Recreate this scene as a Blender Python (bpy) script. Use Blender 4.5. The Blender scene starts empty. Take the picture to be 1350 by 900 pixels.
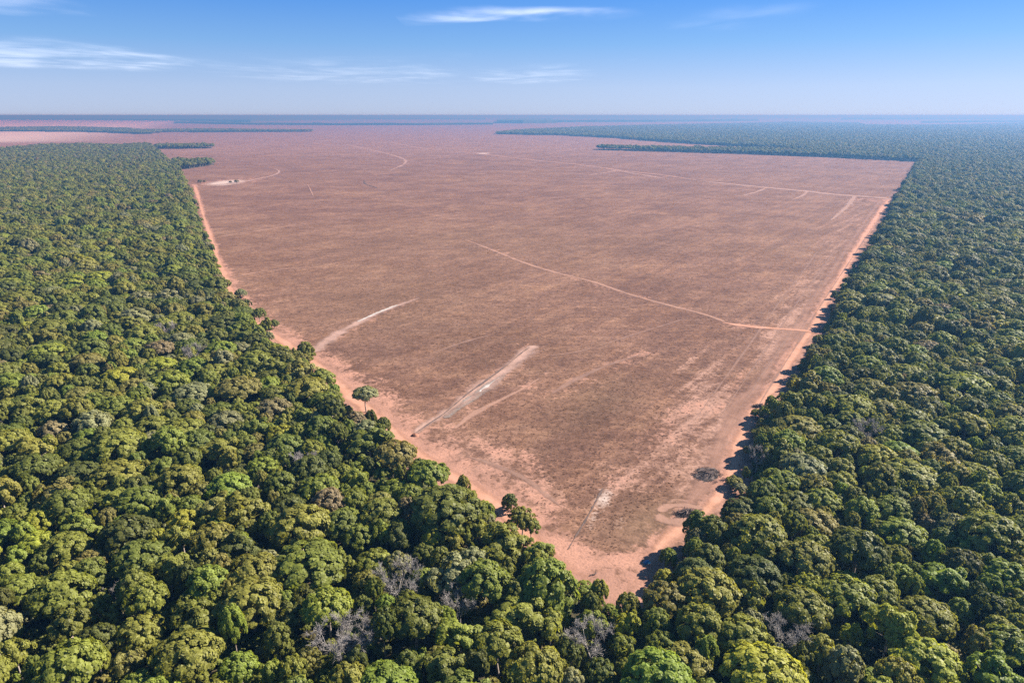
import bpy, math, random
import numpy as np

rng = np.random.default_rng(7)
random.seed(7)
S = bpy.context.scene
COL = S.collection

# ------------------------------------------------------------------ camera
H = 90.0                       # drone height above the ground
F = 900.0                      # focal length in photo pixels (photo 1350 x 900)
PITCH = math.atan(298.0 / 900.0)
SP, CP = math.sin(PITCH), math.cos(PITCH)
cam_d = bpy.data.cameras.new('camera')
cam_d.sensor_width = 36.0
cam_d.lens = 36.0 * F / 1350.0
cam_d.clip_start = 1.0
cam_d.clip_end = 400000.0
cam = bpy.data.objects.new('camera', cam_d)
cam.location = (0, 0, H)
cam.rotation_euler = (math.pi / 2 - PITCH, 0, 0)
COL.objects.link(cam)
S.camera = cam

# ------------------------------------------------------------------ sky and sun
SUN_EL = math.radians(35.5)
SUN_AZ = math.radians(67)      # clockwise from +Y (the view direction) towards +X
w = bpy.data.worlds.new('World')
S.world = w
w.use_nodes = True
wn = w.node_tree.nodes
wl = w.node_tree.links
for n in list(wn):
    wn.remove(n)
sky = wn.new('ShaderNodeTexSky')
sky.sky_type = 'NISHITA'
sky.sun_disc = False
sky.sun_elevation = SUN_EL
sky.sun_rotation = SUN_AZ
sky.altitude = 400
sky.air_density = 1.0
sky.dust_density = 0.2
sky.ozone_density = 2.2
bg = wn.new('ShaderNodeBackground')
bg.inputs['Strength'].default_value = 0.056
wo = wn.new('ShaderNodeOutputWorld')
# the air in the photograph is clear and blue down to a pale blue horizon: keep the sky's brightness,
# take its colour from a ramp over the height above the horizon
tcw = wn.new('ShaderNodeTexCoord')
sep = wn.new('ShaderNodeSeparateXYZ')
wl.new(tcw.outputs['Generated'], sep.inputs[0])
bw = wn.new('ShaderNodeRGBToBW')
wl.new(sky.outputs[0], bw.inputs[0])
rmp = wn.new('ShaderNodeValToRGB')
SKY_RAMP = [(0.0, (0.45, 0.53, 0.697)), (0.035, (0.40, 0.525, 0.754)), (0.09, (0.225, 0.455, 0.831)), (0.165, (0.085, 0.335, 0.936)), (0.30, (0.10, 0.36, 0.974)), (0.6, (0.18, 0.46, 1.050))]
els = rmp.color_ramp.elements
while len(els) < len(SKY_RAMP): els.new(0.5)
for e_, (p_, c_) in zip(els, SKY_RAMP):
    e_.position = p_; e_.color = (*c_, 1)
wl.new(sep.outputs['Z'], rmp.inputs[0])
tint = wn.new('ShaderNodeMix'); tint.data_type = 'RGBA'; tint.blend_type = 'MULTIPLY'
tint.inputs[0].default_value = 1
pw = wn.new('ShaderNodeMath'); pw.operation = 'POWER'; pw.inputs[1].default_value = 0.46
mu = wn.new('ShaderNodeMath'); mu.operation = 'MULTIPLY'; mu.inputs[1].default_value = 2.50
wl.new(bw.outputs[0], pw.inputs[0]); wl.new(pw.outputs[0], mu.inputs[0])
wl.new(mu.outputs[0], tint.inputs[6]); wl.new(rmp.outputs[0], tint.inputs[7])
wl.new(tint.outputs[2], bg.inputs[0])
wl.new(bg.outputs[0], wo.inputs[0])

sun_d = bpy.data.lights.new('sun', 'SUN')
sun_d.energy = 5.0
sun_d.angle = math.radians(0.53)
sun_d.color = (1.0, 0.93, 0.83)
sun = bpy.data.objects.new('sun', sun_d)
sun.location = (300, 150, 400)
sx = math.cos(SUN_EL) * math.sin(SUN_AZ)
sy = math.cos(SUN_EL) * math.cos(SUN_AZ)
sz = math.sin(SUN_EL)
from mathutils import Vector
sun.rotation_euler = Vector((sx, sy, sz)).to_track_quat('Z', 'Y').to_euler()
COL.objects.link(sun)

S.view_settings.view_transform = 'Standard'
S.view_settings.look = 'None'
S.view_settings.gamma = 1
S.view_settings.exposure = 1.8
S.cycles.max_bounces = 6
S.cycles.diffuse_bounces = 4
S.cycles.transmission_bounces = 3
S.cycles.transparent_max_bounces = 12
S.cycles.volume_bounces = 0
S.cycles.use_denoising = False
S.cycles.caustics_reflective = False
S.cycles.caustics_refractive = False

HAZE = 2.8e-4

# ------------------------------------------------------------------ helpers
def P2G(u, v, z=0.0):
    """Photo pixel to the point on the level z it shows."""
    x = (u - 675.0) / F
    y = (450.0 - v) / F
    dz = -SP + y * CP
    t = (z - H) / dz
    return np.array([x * t, (CP + y * SP) * t])

def G2P(X, Y, Z=0.0):
    """World points to photo pixels (and depth)."""
    zz = Z - H
    d = Y * CP - zz * SP
    up = Y * SP + zz * CP
    return 675 + F * X / d, 450 - F * up / d, d

def tag(o, label=None, cat=None, group=None, kind=None):
    if label: o['label'] = label
    if cat: o['category'] = cat
    if group: o['group'] = group
    if kind: o['kind'] = kind
    return o

def link(name, data, parent=None, loc=None):
    o = bpy.data.objects.new(name, data)
    COL.objects.link(o)
    if parent is not None: o.parent = parent
    if loc is not None: o.location = loc
    return o

def mesh_np(name, verts, faces, mat=None, smooth=False, mat_index=None):
    """verts (n,3), faces: (m,4) or (m,3) array or list of both kinds"""
    me = bpy.data.meshes.new(name)
    groups = faces if isinstance(faces, list) else [faces]
    groups = [np.asarray(g, dtype=np.int32) for g in groups if len(g)]
    nl = sum(g.size for g in groups)
    nf = sum(len(g) for g in groups)
    me.vertices.add(len(verts))
    me.vertices.foreach_set('co', np.asarray(verts, dtype=np.float32).ravel())
    me.loops.add(nl)
    me.polygons.add(nf)
    li = np.concatenate([g.ravel() for g in groups])
    tot = np.concatenate([np.full(len(g), g.shape[1], dtype=np.int32) for g in groups])
    start = np.concatenate([[0], np.cumsum(tot)[:-1]]).astype(np.int32)
    me.loops.foreach_set('vertex_index', li)
    me.polygons.foreach_set('loop_start', start)
    if smooth:
        me.polygons.foreach_set('use_smooth', np.ones(nf, dtype=bool))
    mats = mat if isinstance(mat, (list, tuple)) else ([mat] if mat else [])
    for m in mats: me.materials.append(m)
    if mat_index is not None:
        me.polygons.foreach_set('material_index', np.asarray(mat_index, dtype=np.int32))
    me.update(calc_edges=True)
    me.validate()
    return me

def fattr(me, name, vals, domain='POINT', typ='FLOAT'):
    a = me.attributes.new(name, typ, domain)
    key = 'vector' if typ == 'FLOAT_VECTOR' else 'value'
    a.data.foreach_set(key, np.asarray(vals).ravel())

def inpoly(px, py, poly):
    px = np.asarray(px, float); py = np.asarray(py, float)
    c = np.zeros(px.shape, bool)
    n = len(poly)
    j = n - 1
    for i in range(n):
        xi, yi = poly[i]; xj, yj = poly[j]
        if yi != yj:
            cond = ((yi > py) != (yj > py)) & (px < (xj - xi) * (py - yi) / (yj - yi) + xi)
            c ^= cond
        j = i
    return c

def seg_dist(px, py, pts):
    """Distance of points to a polyline."""
    best = np.full(np.shape(px), 1e12)
    for a, b in zip(pts[:-1], pts[1:]):
        ax, ay = a[0], a[1]; bx, by = b[0], b[1]
        dx, dy = bx - ax, by - ay
        L = dx * dx + dy * dy + 1e-12
        t = np.clip(((px - ax) * dx + (py - ay) * dy) / L, 0, 1)
        d = (px - ax - t * dx) ** 2 + (py - ay - t * dy) ** 2
        best = np.minimum(best, d)
    return np.sqrt(best)

def catmull(pts, step):
    pts = [np.array(p, float) for p in pts]
    if len(pts) == 2:
        n = max(2, int(np.linalg.norm(pts[1] - pts[0]) / step))
        return np.array([pts[0] + (pts[1] - pts[0]) * k / n for k in range(n + 1)])
    ext = [2 * pts[0] - pts[1]] + pts + [2 * pts[-1] - pts[-2]]
    out = []
    for i in range(1, len(ext) - 2):
        p0, p1, p2, p3 = ext[i - 1:i + 3]
        n = max(2, int(np.linalg.norm(p2 - p1) / step))
        for k in range(n):
            t = k / n
            out.append(0.5 * (2 * p1 + (p2 - p0) * t + (2 * p0 - 5 * p1 + 4 * p2 - p3) * t * t
                              + (-p0 + 3 * p1 - 3 * p2 + p3) * t ** 3))
    out.append(pts[-1])
    return np.array(out)

# node helpers
class NT:
    def __init__(self, name):
        self.m = bpy.data.materials.new(name)
        self.m.use_nodes = True
        self.t = self.m.node_tree
        for n in list(self.t.nodes): self.t.nodes.remove(n)
        self.out = self.t.nodes.new('ShaderNodeOutputMaterial')
    def n(self, typ, **kw):
        nd = self.t.nodes.new(typ)
        for k, v in kw.items(): setattr(nd, k, v)
        return nd
    def l(self, a, b): self.t.links.new(a, b)
    def put(self, sock, v):
        if hasattr(v, 'is_output'): self.l(v, sock)
        else: sock.default_value = v
    def math(self, op, a, b=None, c=None, clamp=False):
        nd = self.n('ShaderNodeMath', operation=op, use_clamp=clamp)
        self.put(nd.inputs[0], a)
        if b is not None: self.put(nd.inputs[1], b)
        if c is not None: self.put(nd.inputs[2], c)
        return nd.outputs[0]
    def mix(self, f, a, b):
        nd = self.n('ShaderNodeMix', data_type='RGBA')
        self.put(nd.inputs[0], f)
        for s, v in ((nd.inputs[6], a), (nd.inputs[7], b)):
            if isinstance(v, tuple): s.default_value = (*v, 1)
            else: self.l(v, s)
        return nd.outputs[2]
    def mul(self, a, b):
        nd = self.n('ShaderNodeMix', data_type='RGBA', blend_type='MULTIPLY')
        nd.inputs[0].default_value = 1
        for s, v in ((nd.inputs[6], a), (nd.inputs[7], b)):
            if isinstance(v, tuple): s.default_value = (*v, 1)
            else: self.l(v, s)
        return nd.outputs[2]
    def noise(self, scale, detail=3, rough=0.55, vec=None, dist=0.0):
        nd = self.n('ShaderNodeTexNoise')
        nd.inputs['Scale'].default_value = scale
        nd.inputs['Detail'].default_value = detail
        nd.inputs['Roughness'].default_value = rough
        nd.inputs['Distortion'].default_value = dist
        if vec is not None: self.l(vec, nd.inputs['Vector'])
        return nd.outputs[0]
    def sstep(self, x, lo, hi):
        nd = self.n('ShaderNodeMapRange', interpolation_type='SMOOTHSTEP')
        self.put(nd.inputs[0], x)
        self.put(nd.inputs[1], lo); self.put(nd.inputs[2], hi)
        return nd.outputs[0]
    def attr(self, name, typ='GEOMETRY'):
        nd = self.n('ShaderNodeAttribute', attribute_type=typ, attribute_name=name)
        return nd
    def pos(self):
        return self.n('ShaderNodeNewGeometry').outputs['Position']
    def scaled(self, vec, s):
        nd = self.n('ShaderNodeVectorMath', operation='MULTIPLY')
        self.l(vec, nd.inputs[0]); nd.inputs[1].default_value = s
        return nd.outputs[0]
    def bsdf(self, color, rough=0.9, spec=0.15, normal=None):
        b = self.n('ShaderNodeBsdfPrincipled')
        if isinstance(color, tuple): b.inputs['Base Color'].default_value = (*color, 1)
        else: self.l(color, b.inputs['Base Color'])
        b.inputs['Roughness'].default_value = rough
        b.inputs['Specular IOR Level'].default_value = spec
        if normal is not None: self.l(normal, b.inputs['Normal'])
        return b.outputs[0]
    def bump(self, h, strength, dist):
        b = self.n('ShaderNodeBump')
        b.inputs['Strength'].default_value = strength
        b.inputs['Distance'].default_value = dist
        self.l(h, b.inputs['Height'])
        return b.outputs[0]
    def done(self, sh):
        self.l(sh, self.out.inputs['Surface'])
        return self.m

# ------------------------------------------------------------------ materials
SOIL_A = (0.304, 0.162, 0.113)
SOIL_B = (0.223, 0.121, 0.087)

def mat_ground():
    k = NT('ground_soil_and_stubble')
    p = k.pos()
    nL = k.noise(1 / 150, 3, 0.6, p)
    nM = k.noise(1 / 11, 4, 0.6, p)
    nF = k.noise(1 / 1.9, 4, 0.65, p, 0.6)
    nS = k.noise(1 / 0.55, 2, 0.6, p)
    drag = k.noise(1.0, 4, 0.6, k.scaled(p, (1 / 75, 1 / 15, 1)))
    rot = k.n('ShaderNodeVectorRotate', rotation_type='Z_AXIS')
    k.l(p, rot.inputs['Vector']); rot.inputs['Angle'].default_value = math.radians(36)
    streak = k.noise(1.0, 4, 0.65, k.scaled(rot.outputs[0], (1 / 5.5, 1 / 120, 1)), 0.3)
    patch = k.noise(1 / 48, 4, 0.6, p, 0.4)
    # stubble
    f1 = k.math('ADD', k.math('MULTIPLY', nF, 0.65), k.math('MULTIPLY', nS, 0.35))
    f1 = k.math('ADD', k.math('MULTIPLY', f1, 0.8), k.math('MULTIPLY', nM, 0.2))
    f1 = k.sstep(f1, 0.38, 0.62)
    stub = k.mix(f1, (0.096, 0.053, 0.036), (0.175, 0.098, 0.067))
    tone = k.math('ADD', k.math('MULTIPLY', nL, 0.5), k.math('MULTIPLY', drag, 0.5))
    stub = k.mix(k.sstep(tone, 0.38, 0.62), k.mul(stub, (0.90, 0.89, 0.91)), k.mul(stub, (1.10, 1.09, 1.05)))
    stub = k.mix(k.sstep(streak, 0.40, 0.66), k.mul(stub, (0.91, 0.90, 0.91)), k.mul(stub, (1.12, 1.10, 1.06)))
    stub = k.mix(k.sstep(patch, 0.38, 0.62), k.mul(stub, (0.86, 0.84, 0.82)), k.mul(stub, (1.10, 1.11, 1.10)))
    clump = k.noise(1.0, 4, 0.7, k.scaled(p, (1 / 7.5, 1 / 4.5, 1)), 0.5)
    stub = k.mix(k.sstep(clump, 0.38, 0.62), k.mul(stub, (0.84, 0.83, 0.83)), k.mul(stub, (1.15, 1.15, 1.13)))
    grey = k.sstep(k.math('ADD', k.math('MULTIPLY', nM, 0.6), k.math('MULTIPLY', nL, 0.4)), 0.45, 0.68)
    stub = k.mix(k.math('MULTIPLY', grey, 0.5), stub, k.mul(stub, (0.92, 1.02, 0.98)))
    # olive stubble
    ol = k.attr('olive').outputs['Fac']
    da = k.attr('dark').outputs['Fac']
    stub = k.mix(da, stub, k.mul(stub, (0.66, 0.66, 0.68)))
    stub = k.mix(k.math('MULTIPLY', ol, 0.8), stub, k.mix(f1, (0.082, 0.050, 0.031), (0.164, 0.100, 0.062)))
    # straw-coloured worn ground
    st = k.attr('straw').outputs['Fac']
    stf = k.sstep(k.math('ADD', st, k.math('ADD', k.math('MULTIPLY', k.math('SUBTRACT', nM, 0.5), 0.9),
                                           k.math('ADD', k.math('MULTIPLY', k.math('SUBTRACT', nF, 0.5), 0.7), k.math('MULTIPLY', k.math('SUBTRACT', streak, 0.5), 1.3)))), 0.25, 0.8)
    c = k.mix(stf, stub, k.mix(f1, (0.166, 0.096, 0.070), (0.292, 0.173, 0.126)))
    # bare soil
    so = k.attr('soil').outputs['Fac']
    sof = k.sstep(k.math('ADD', so, k.math('ADD', k.math('MULTIPLY', k.math('SUBTRACT', nM, 0.5), 1.5),
                                           k.math('MULTIPLY', k.math('SUBTRACT', nF, 0.5), 1.5))), 0.32, 0.78)
    sc = k.mix(k.sstep(nM, 0.35, 0.65), SOIL_B, SOIL_A)
    sc = k.mix(k.math('MULTIPLY', k.sstep(nS, 0.46, 0.68), 0.55), sc, (0.158, 0.089, 0.065))
    c = k.mix(sof, c, sc)
    # pale sand
    pa = k.attr('pale').outputs['Fac']
    paf = k.sstep(k.math('ADD', pa, k.math('MULTIPLY', k.math('SUBTRACT', nF, 0.5), 0.9)), 0.3, 0.7)
    c = k.mix(paf, c, (0.324, 0.255, 0.215))
    # forest floor
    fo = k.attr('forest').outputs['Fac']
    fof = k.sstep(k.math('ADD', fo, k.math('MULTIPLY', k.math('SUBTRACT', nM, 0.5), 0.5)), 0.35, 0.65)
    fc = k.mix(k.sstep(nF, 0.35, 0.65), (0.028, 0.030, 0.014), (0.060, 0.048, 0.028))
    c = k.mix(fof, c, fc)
    h = k.math('ADD', k.math('MULTIPLY', nF, 0.7), k.math('MULTIPLY', nS, 0.3))
    return k.done(k.bsdf(c, 0.95, 0.05, k.bump(h, 0.55, 0.5)))

def mat_ribbon(name, ca, cb, lo, hi, amax=1.0, ruts=False, scale=1.0):
    """Soil lying over the ground, ragged towards its edges."""
    k = NT(name)
    p = k.pos()
    nM = k.noise(1 / (7 * scale), 4, 0.6, p)
    nF = k.noise(1 / (1.3 * scale), 4, 0.65, p, 0.5)
    e = k.attr('edge').outputs['Fac']
    c = k.mix(k.sstep(nM, 0.3, 0.7), cb, ca)
    c = k.mix(k.math('MULTIPLY', k.sstep(nF, 0.5, 0.75), 0.35), c, k.mul(c, (0.66, 0.62, 0.60)))
    if ruts:
        u = k.attr('across').outputs['Fac']
        wv = k.math('SINE', k.math('MULTIPLY', u, 31.0))
        rut = k.math('MULTIPLY', k.sstep(k.math('ADD', wv, k.math('MULTIPLY', nF, 0.8)), 0.9, 1.5), 0.30)
        c = k.mix(rut, c, k.mul(c, (0.70, 0.64, 0.62)))
    a = k.sstep(k.math('ADD', e, k.math('ADD', k.math('MULTIPLY', k.math('SUBTRACT', nM, 0.5), 0.7),
                                        k.math('MULTIPLY', k.math('SUBTRACT', nF, 0.5), 0.5))), lo, hi)
    a = k.math('MULTIPLY', a, amax)
    sh = k.bsdf(c, 0.95, 0.05, k.bump(nF, 0.4, 0.3))
    tr = k.n('ShaderNodeBsdfTransparent')
    mx = k.n('ShaderNodeMixShader')
    k.l(a, mx.inputs[0]); k.l(tr.outputs[0], mx.inputs[1]); k.l(sh, mx.inputs[2])
    return k.done(mx.outputs[0])

# crown colours, picked by the number each tree carries in "tint"
TINTS = [
    ('dark green',   (0.102, 0.112, 0.024)),
    ('deep green',   (0.140, 0.157, 0.029)),
    ('mid green',    (0.177, 0.194, 0.032)),
    ('fresh green',  (0.185, 0.222, 0.033)),
    ('olive',        (0.205, 0.201, 0.037)),
    ('dull olive',   (0.211, 0.192, 0.051)),
    ('yellow green', (0.253, 0.260, 0.032)),
    ('grey green',   (0.215, 0.216, 0.098)),
    ('brownish',     (0.226, 0.186, 0.091)),
]
TW = np.array([0.09, 0.19, 0.27, 0.12, 0.16, 0.07, 0.03, 0.05, 0.014])
TW = TW / TW.sum()
NTINT = len(TINTS)

def mat_leaf(name='crown_leaves'):
    k = NT(name)
    t = k.attr('tint', 'INSTANCER').outputs['Fac']
    ramp = k.n('ShaderNodeValToRGB')
    cr = ramp.color_ramp
    cr.interpolation = 'CONSTANT'
    while len(cr.elements) < NTINT: cr.elements.new(0.5)
    for i, (_, c) in enumerate(TINTS):
        cr.elements[i].position = i / NTINT
        cr.elements[i].color = (*c, 1)
    k.l(t, ramp.inputs[0])
    lv = k.attr('leaf_shade').outputs['Fac']
    oi = k.n('ShaderNodeObjectInfo')
    tc = k.n('ShaderNodeTexCoord')
    nz = k.noise(0.45, 2, 0.5, tc.outputs['Object'])
    v = k.math('ADD', k.math('MULTIPLY', lv, 0.55), k.math('MULTIPLY', nz, 0.8))
    v = k.math('ADD', v, k.math('MULTIPLY', oi.outputs['Random'], 0.28))
    v = k.math('ADD', v, 0.27)
    hsv = k.n('ShaderNodeHueSaturation')
    k.l(ramp.outputs[0], hsv.inputs['Color'])
    k.l(v, hsv.inputs['Value'])
    k.l(k.math('ADD', 0.485, k.math('MULTIPLY', k.math('FRACT', k.math('MULTIPLY', oi.outputs['Random'], 7.31)), 0.03)), hsv.inputs['Hue'])
    hsv.inputs['Saturation'].default_value = 1.0
    c = hsv.outputs[0]
    b = k.bsdf(c, 0.55, 0.25)
    tl = k.n('ShaderNodeBsdfTranslucent')
    k.l(k.mul(c, (1.25, 1.2, 0.6)), tl.inputs[0])
    mx = k.n('ShaderNodeMixShader')
    mx.inputs[0].default_value = 0.48
    k.l(b, mx.inputs[1]); k.l(tl.outputs[0], mx.inputs[2])
    return k.done(mx.outputs[0])

def mat_noise(name, a, b, scale, rough=0.9):
    k = NT(name)
    tc = k.n('ShaderNodeTexCoord')
    n = k.noise(scale, 4, 0.6, tc.outputs['Object'])
    return k.done(k.bsdf(k.mix(k.sstep(n, 0.35, 0.65), a, b), rough, 0.15, k.bump(n, 0.5, 0.1)))

M_GROUND = mat_ground()
M_ROAD = mat_ribbon('road_soil', (0.374, 0.202, 0.138), (0.316, 0.163, 0.104), 0.05, 0.80, 0.97, True)
M_TRACK = mat_ribbon('track_soil', (0.312, 0.180, 0.126), (0.228, 0.135, 0.099), 0.12, 0.6, 0.8)
M_FAINT = mat_ribbon('worn_stubble', (0.252, 0.153, 0.114), (0.204, 0.123, 0.093), 0.15, 0.75, 0.6)
M_MARGIN = mat_ribbon('scraped_soil', (0.262, 0.150, 0.108), (0.185, 0.104, 0.074), 0.25, 1.0, 0.75, True)
M_FARTRACK = mat_ribbon('far_track_soil', (0.373, 0.243, 0.190), (0.308, 0.194, 0.146), 0.05, 0.6, 0.6)
M_SAND = mat_ribbon('pale_sand', (0.313, 0.200, 0.157), (0.237, 0.149, 0.113), 0.12, 0.85, 0.95, False, 0.8)
M_WHITE = mat_ribbon('whitish_sand', (0.389, 0.356, 0.324), (0.281, 0.243, 0.211), 0.30, 0.75, 0.95, False, 0.6)
M_GREYS = mat_ribbon('grey_silt', (0.215, 0.173, 0.146), (0.162, 0.127, 0.108), 0.25, 0.7, 0.85, False, 0.8)
M_GULLY = mat_ribbon('dark_earth', (0.075, 0.055, 0.048), (0.13, 0.09, 0.075), 0.30, 0.75, 0.95, False, 0.4)  # dark brown ribbons marking ditches, gully and furrow, laid over the flat ground
M_LEAF = mat_leaf()
M_BARK = mat_noise('bark', (0.17, 0.13, 0.10), (0.34, 0.29, 0.25), 1.4)
M_DEAD = mat_noise('bleached_wood', (0.167, 0.149, 0.133), (0.298, 0.273, 0.248), 1.0)
M_TWIG = mat_noise('grey_twigs', (0.167, 0.149, 0.133), (0.285, 0.260, 0.239), 0.8)
def mat_straw():
    k = NT('dry_stubble_straw')
    tc = k.n('ShaderNodeTexCoord')
    oi = k.n('ShaderNodeObjectInfo')
    c = k.mix(oi.outputs['Random'], (0.178, 0.105, 0.069), (0.292, 0.178, 0.117))
    tl = k.n('ShaderNodeBsdfTranslucent'); k.l(c, tl.inputs[0])
    mx = k.n('ShaderNodeMixShader'); mx.inputs[0].default_value = 0.45
    k.l(k.bsdf(c, 0.9, 0.05), mx.inputs[1]); k.l(tl.outputs[0], mx.inputs[2])
    return k.done(mx.outputs[0])
M_STRAW = mat_straw()
M_STICK = mat_noise('dead_brushwood', (0.030, 0.024, 0.022), (0.105, 0.078, 0.066), 0.7)
M_LOG = mat_noise('weathered_log', (0.07, 0.05, 0.045), (0.15, 0.11, 0.09), 2.0)
M_RED = mat_noise('red_earth', (0.17, 0.075, 0.045), (0.27, 0.13, 0.085), 1.6)
M_BLUE = mat_noise('blue_plastic_sheet', (0.015, 0.09, 0.19), (0.03, 0.17, 0.30), 1.2, 0.4)

def mat_canopy():
    k = NT('far_canopy')
    p = k.pos()
    n1 = k.noise(1 / 60, 4, 0.7, p)
    c = k.mix(k.sstep(n1, 0.35, 0.65), (0.03, 0.055, 0.02), (0.075, 0.09, 0.033))
    return k.done(k.bsdf(c, 0.9, 0.05))
M_CANOPY = mat_canopy()

# ------------------------------------------------------------------ outlines of forest and clearing (photo pixels -> ground)
LEFT_PX = [(196, 191), (216, 207), (238, 228), (250, 252), (260, 288), (274, 328), (284, 360), (308, 398), (332, 427),
           (362, 453), (398, 477), (414, 500), (442, 524), (472, 551), (498, 571), (522, 594), (552, 615), (592, 632),
           (634, 657), (650, 684), (690, 714), (738, 740), (752, 762), (788, 783), (815, 795), (836, 800)]
RIGHT_PX = [(858, 789), (882, 766), (893, 742), (905, 718), (930, 697), (964, 668), (988, 638), (994, 602), (1003, 577),
            (1014, 547), (1038, 522), (1054, 492), (1074, 462), (1094, 431), (1104, 400), (1124, 370), (1139, 340),
            (1158, 310), (1172, 285), (1185, 262), (1192, 245), (1212, 213.5)]
LEFT = [P2G(u, v, 3.5) for u, v in LEFT_PX]
RIGHT = [P2G(u, v, 2.0) for u, v in RIGHT_PX[:-1]] + [P2G(*RIGHT_PX[-1], 0)]
def roughen(pts, seed, amp=2.4, ymax=900):
    r = np.random.default_rng(seed)
    out = []
    for a, b in zip(pts[:-1], pts[1:]):
        n = max(1, int(np.linalg.norm(b - a) / 5.5)) if a[1] < ymax and b[1] < ymax else 1
        t_ = (b - a) / (np.linalg.norm(b - a) + 1e-9)
        for k in range(n):
            p = a + (b - a) * k / n
            out.append(p + np.array([-t_[1], t_[0]]) * r.normal(0, amp) * (1 if n > 1 else 0))
    out.append(pts[-1])
    return out
def shift(pts, d):
    p = np.array(pts); g_ = np.gradient(p, axis=0); g_ /= np.linalg.norm(g_, axis=1)[:, None]
    return [np.array(q) for q in p + np.stack([g_[:, 1], -g_[:, 0]], -1) * d]
RIGHT = shift(RIGHT[:-1], 0.8) + [RIGHT[-1]]
LEFT_RAG = roughen(LEFT, 3); RIGHT_RAG = roughen(RIGHT, 4)
LEFT_BACK = [P2G(u, v, 9) for u, v in [(-160, 196), (0, 195), (60, 190.5), (110, 189), (150, 190.5)]]
near_left = [np.array([-170., 40.])]
near_right = [np.array([170., 40.])]
FOREST_L = [np.array([-3200., P2G(0, 195, 9)[1]])] + LEFT_BACK + LEFT_RAG + [np.array([LEFT[-1][0], 40.]), np.array([-60., 40.]), np.array([-170, 40.]), np.array([-3200., 1500.])]
STRIP = [P2G(u, v) for u, v in [(1090, 207.5), (985, 203.5), (885, 200.5), (788, 197.8), (789, 196.2), (880, 197.2),
                                 (985, 199.2), (1060, 200.5), (1075, 199), (1000, 195), (940, 191.5), (880, 188), (810, 182.2),
                                 (730, 178.3), (655, 177.2), (655, 176), (690, 172.6), (770, 168.6), (860, 165.8),
                                 (950, 164), (1040, 161.6), (1130, 162.6), (1140, 165.4), (1216, 165.8), (1290, 164.8),
                                 (1350, 162.6), (1500, 162.6)]]
FOREST_R = [np.array([LEFT[-1][0], 40.])] + [np.array(LEFT[-1])] + RIGHT_RAG + STRIP + [np.array([P2G(1500, 162.6)[0], 1200.]), np.array([170., 40.]), np.array([60., 40.])]
WOOD_A = [P2G(u, v) for u, v in [(-120, 173.5), (0, 173.5), (60, 173.6), (130, 174.6), (185, 177), (200, 176.3), (215, 174.4),
                                 (300, 174.2), (412, 174.0), (412, 173.3), (330, 172.2), (250, 171.6), (188, 172.8), (165, 170.3), (80, 168.4), (0, 169.4), (-120, 170)]]
WOOD_B = [P2G(u, v) for u, v in [(205, 196.2), (240, 196.4), (281, 195.4), (281, 193.8), (245, 193.6), (205, 193.8)]]
WOOD_C = [P2G(u, v) for u, v in [(228, 223.5), (250, 222.6), (268, 219.5), (284, 217.3), (284, 215.6), (262, 214.6), (228, 215)]]

def in_forest(x, y):
    return inpoly(x, y, FOREST_L) | inpoly(x, y, FOREST_R)

# ------------------------------------------------------------------ ground: one sheet out to the horizon
def gauss_px(u, v, cu, cv, ru, rv, ang=0.0):
    a = math.radians(ang)
    du, dv = u - cu, v - cv
    x = (du * math.cos(a) + dv * math.sin(a)) / ru
    y = (-du * math.sin(a) + dv * math.cos(a)) / rv
    return np.exp(-(x * x + y * y))

ROAD_L_PX = [(256, 243), (262, 262), (270, 290), (282, 325), (293, 358), (303, 380), (318, 401), (336, 423), (362, 443), (392, 462),
             (416, 480), (438, 502), (470, 528), (506, 559), (545, 594), (590, 624), (640, 656), (690, 700), (735, 738), (775, 763), (818, 778)]
ROAD_R_PX = [(818, 778), (855, 764), (882, 735), (902, 708), (935, 686), (966, 655), (984, 622), (990, 590), (1001, 563),
             (1014, 535), (1036, 508), (1052, 478), (1070, 450), (1086, 428), (1098, 398), (1117, 366), (1131, 338), (1150, 306), (1165, 281), (1178, 262)]

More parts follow.
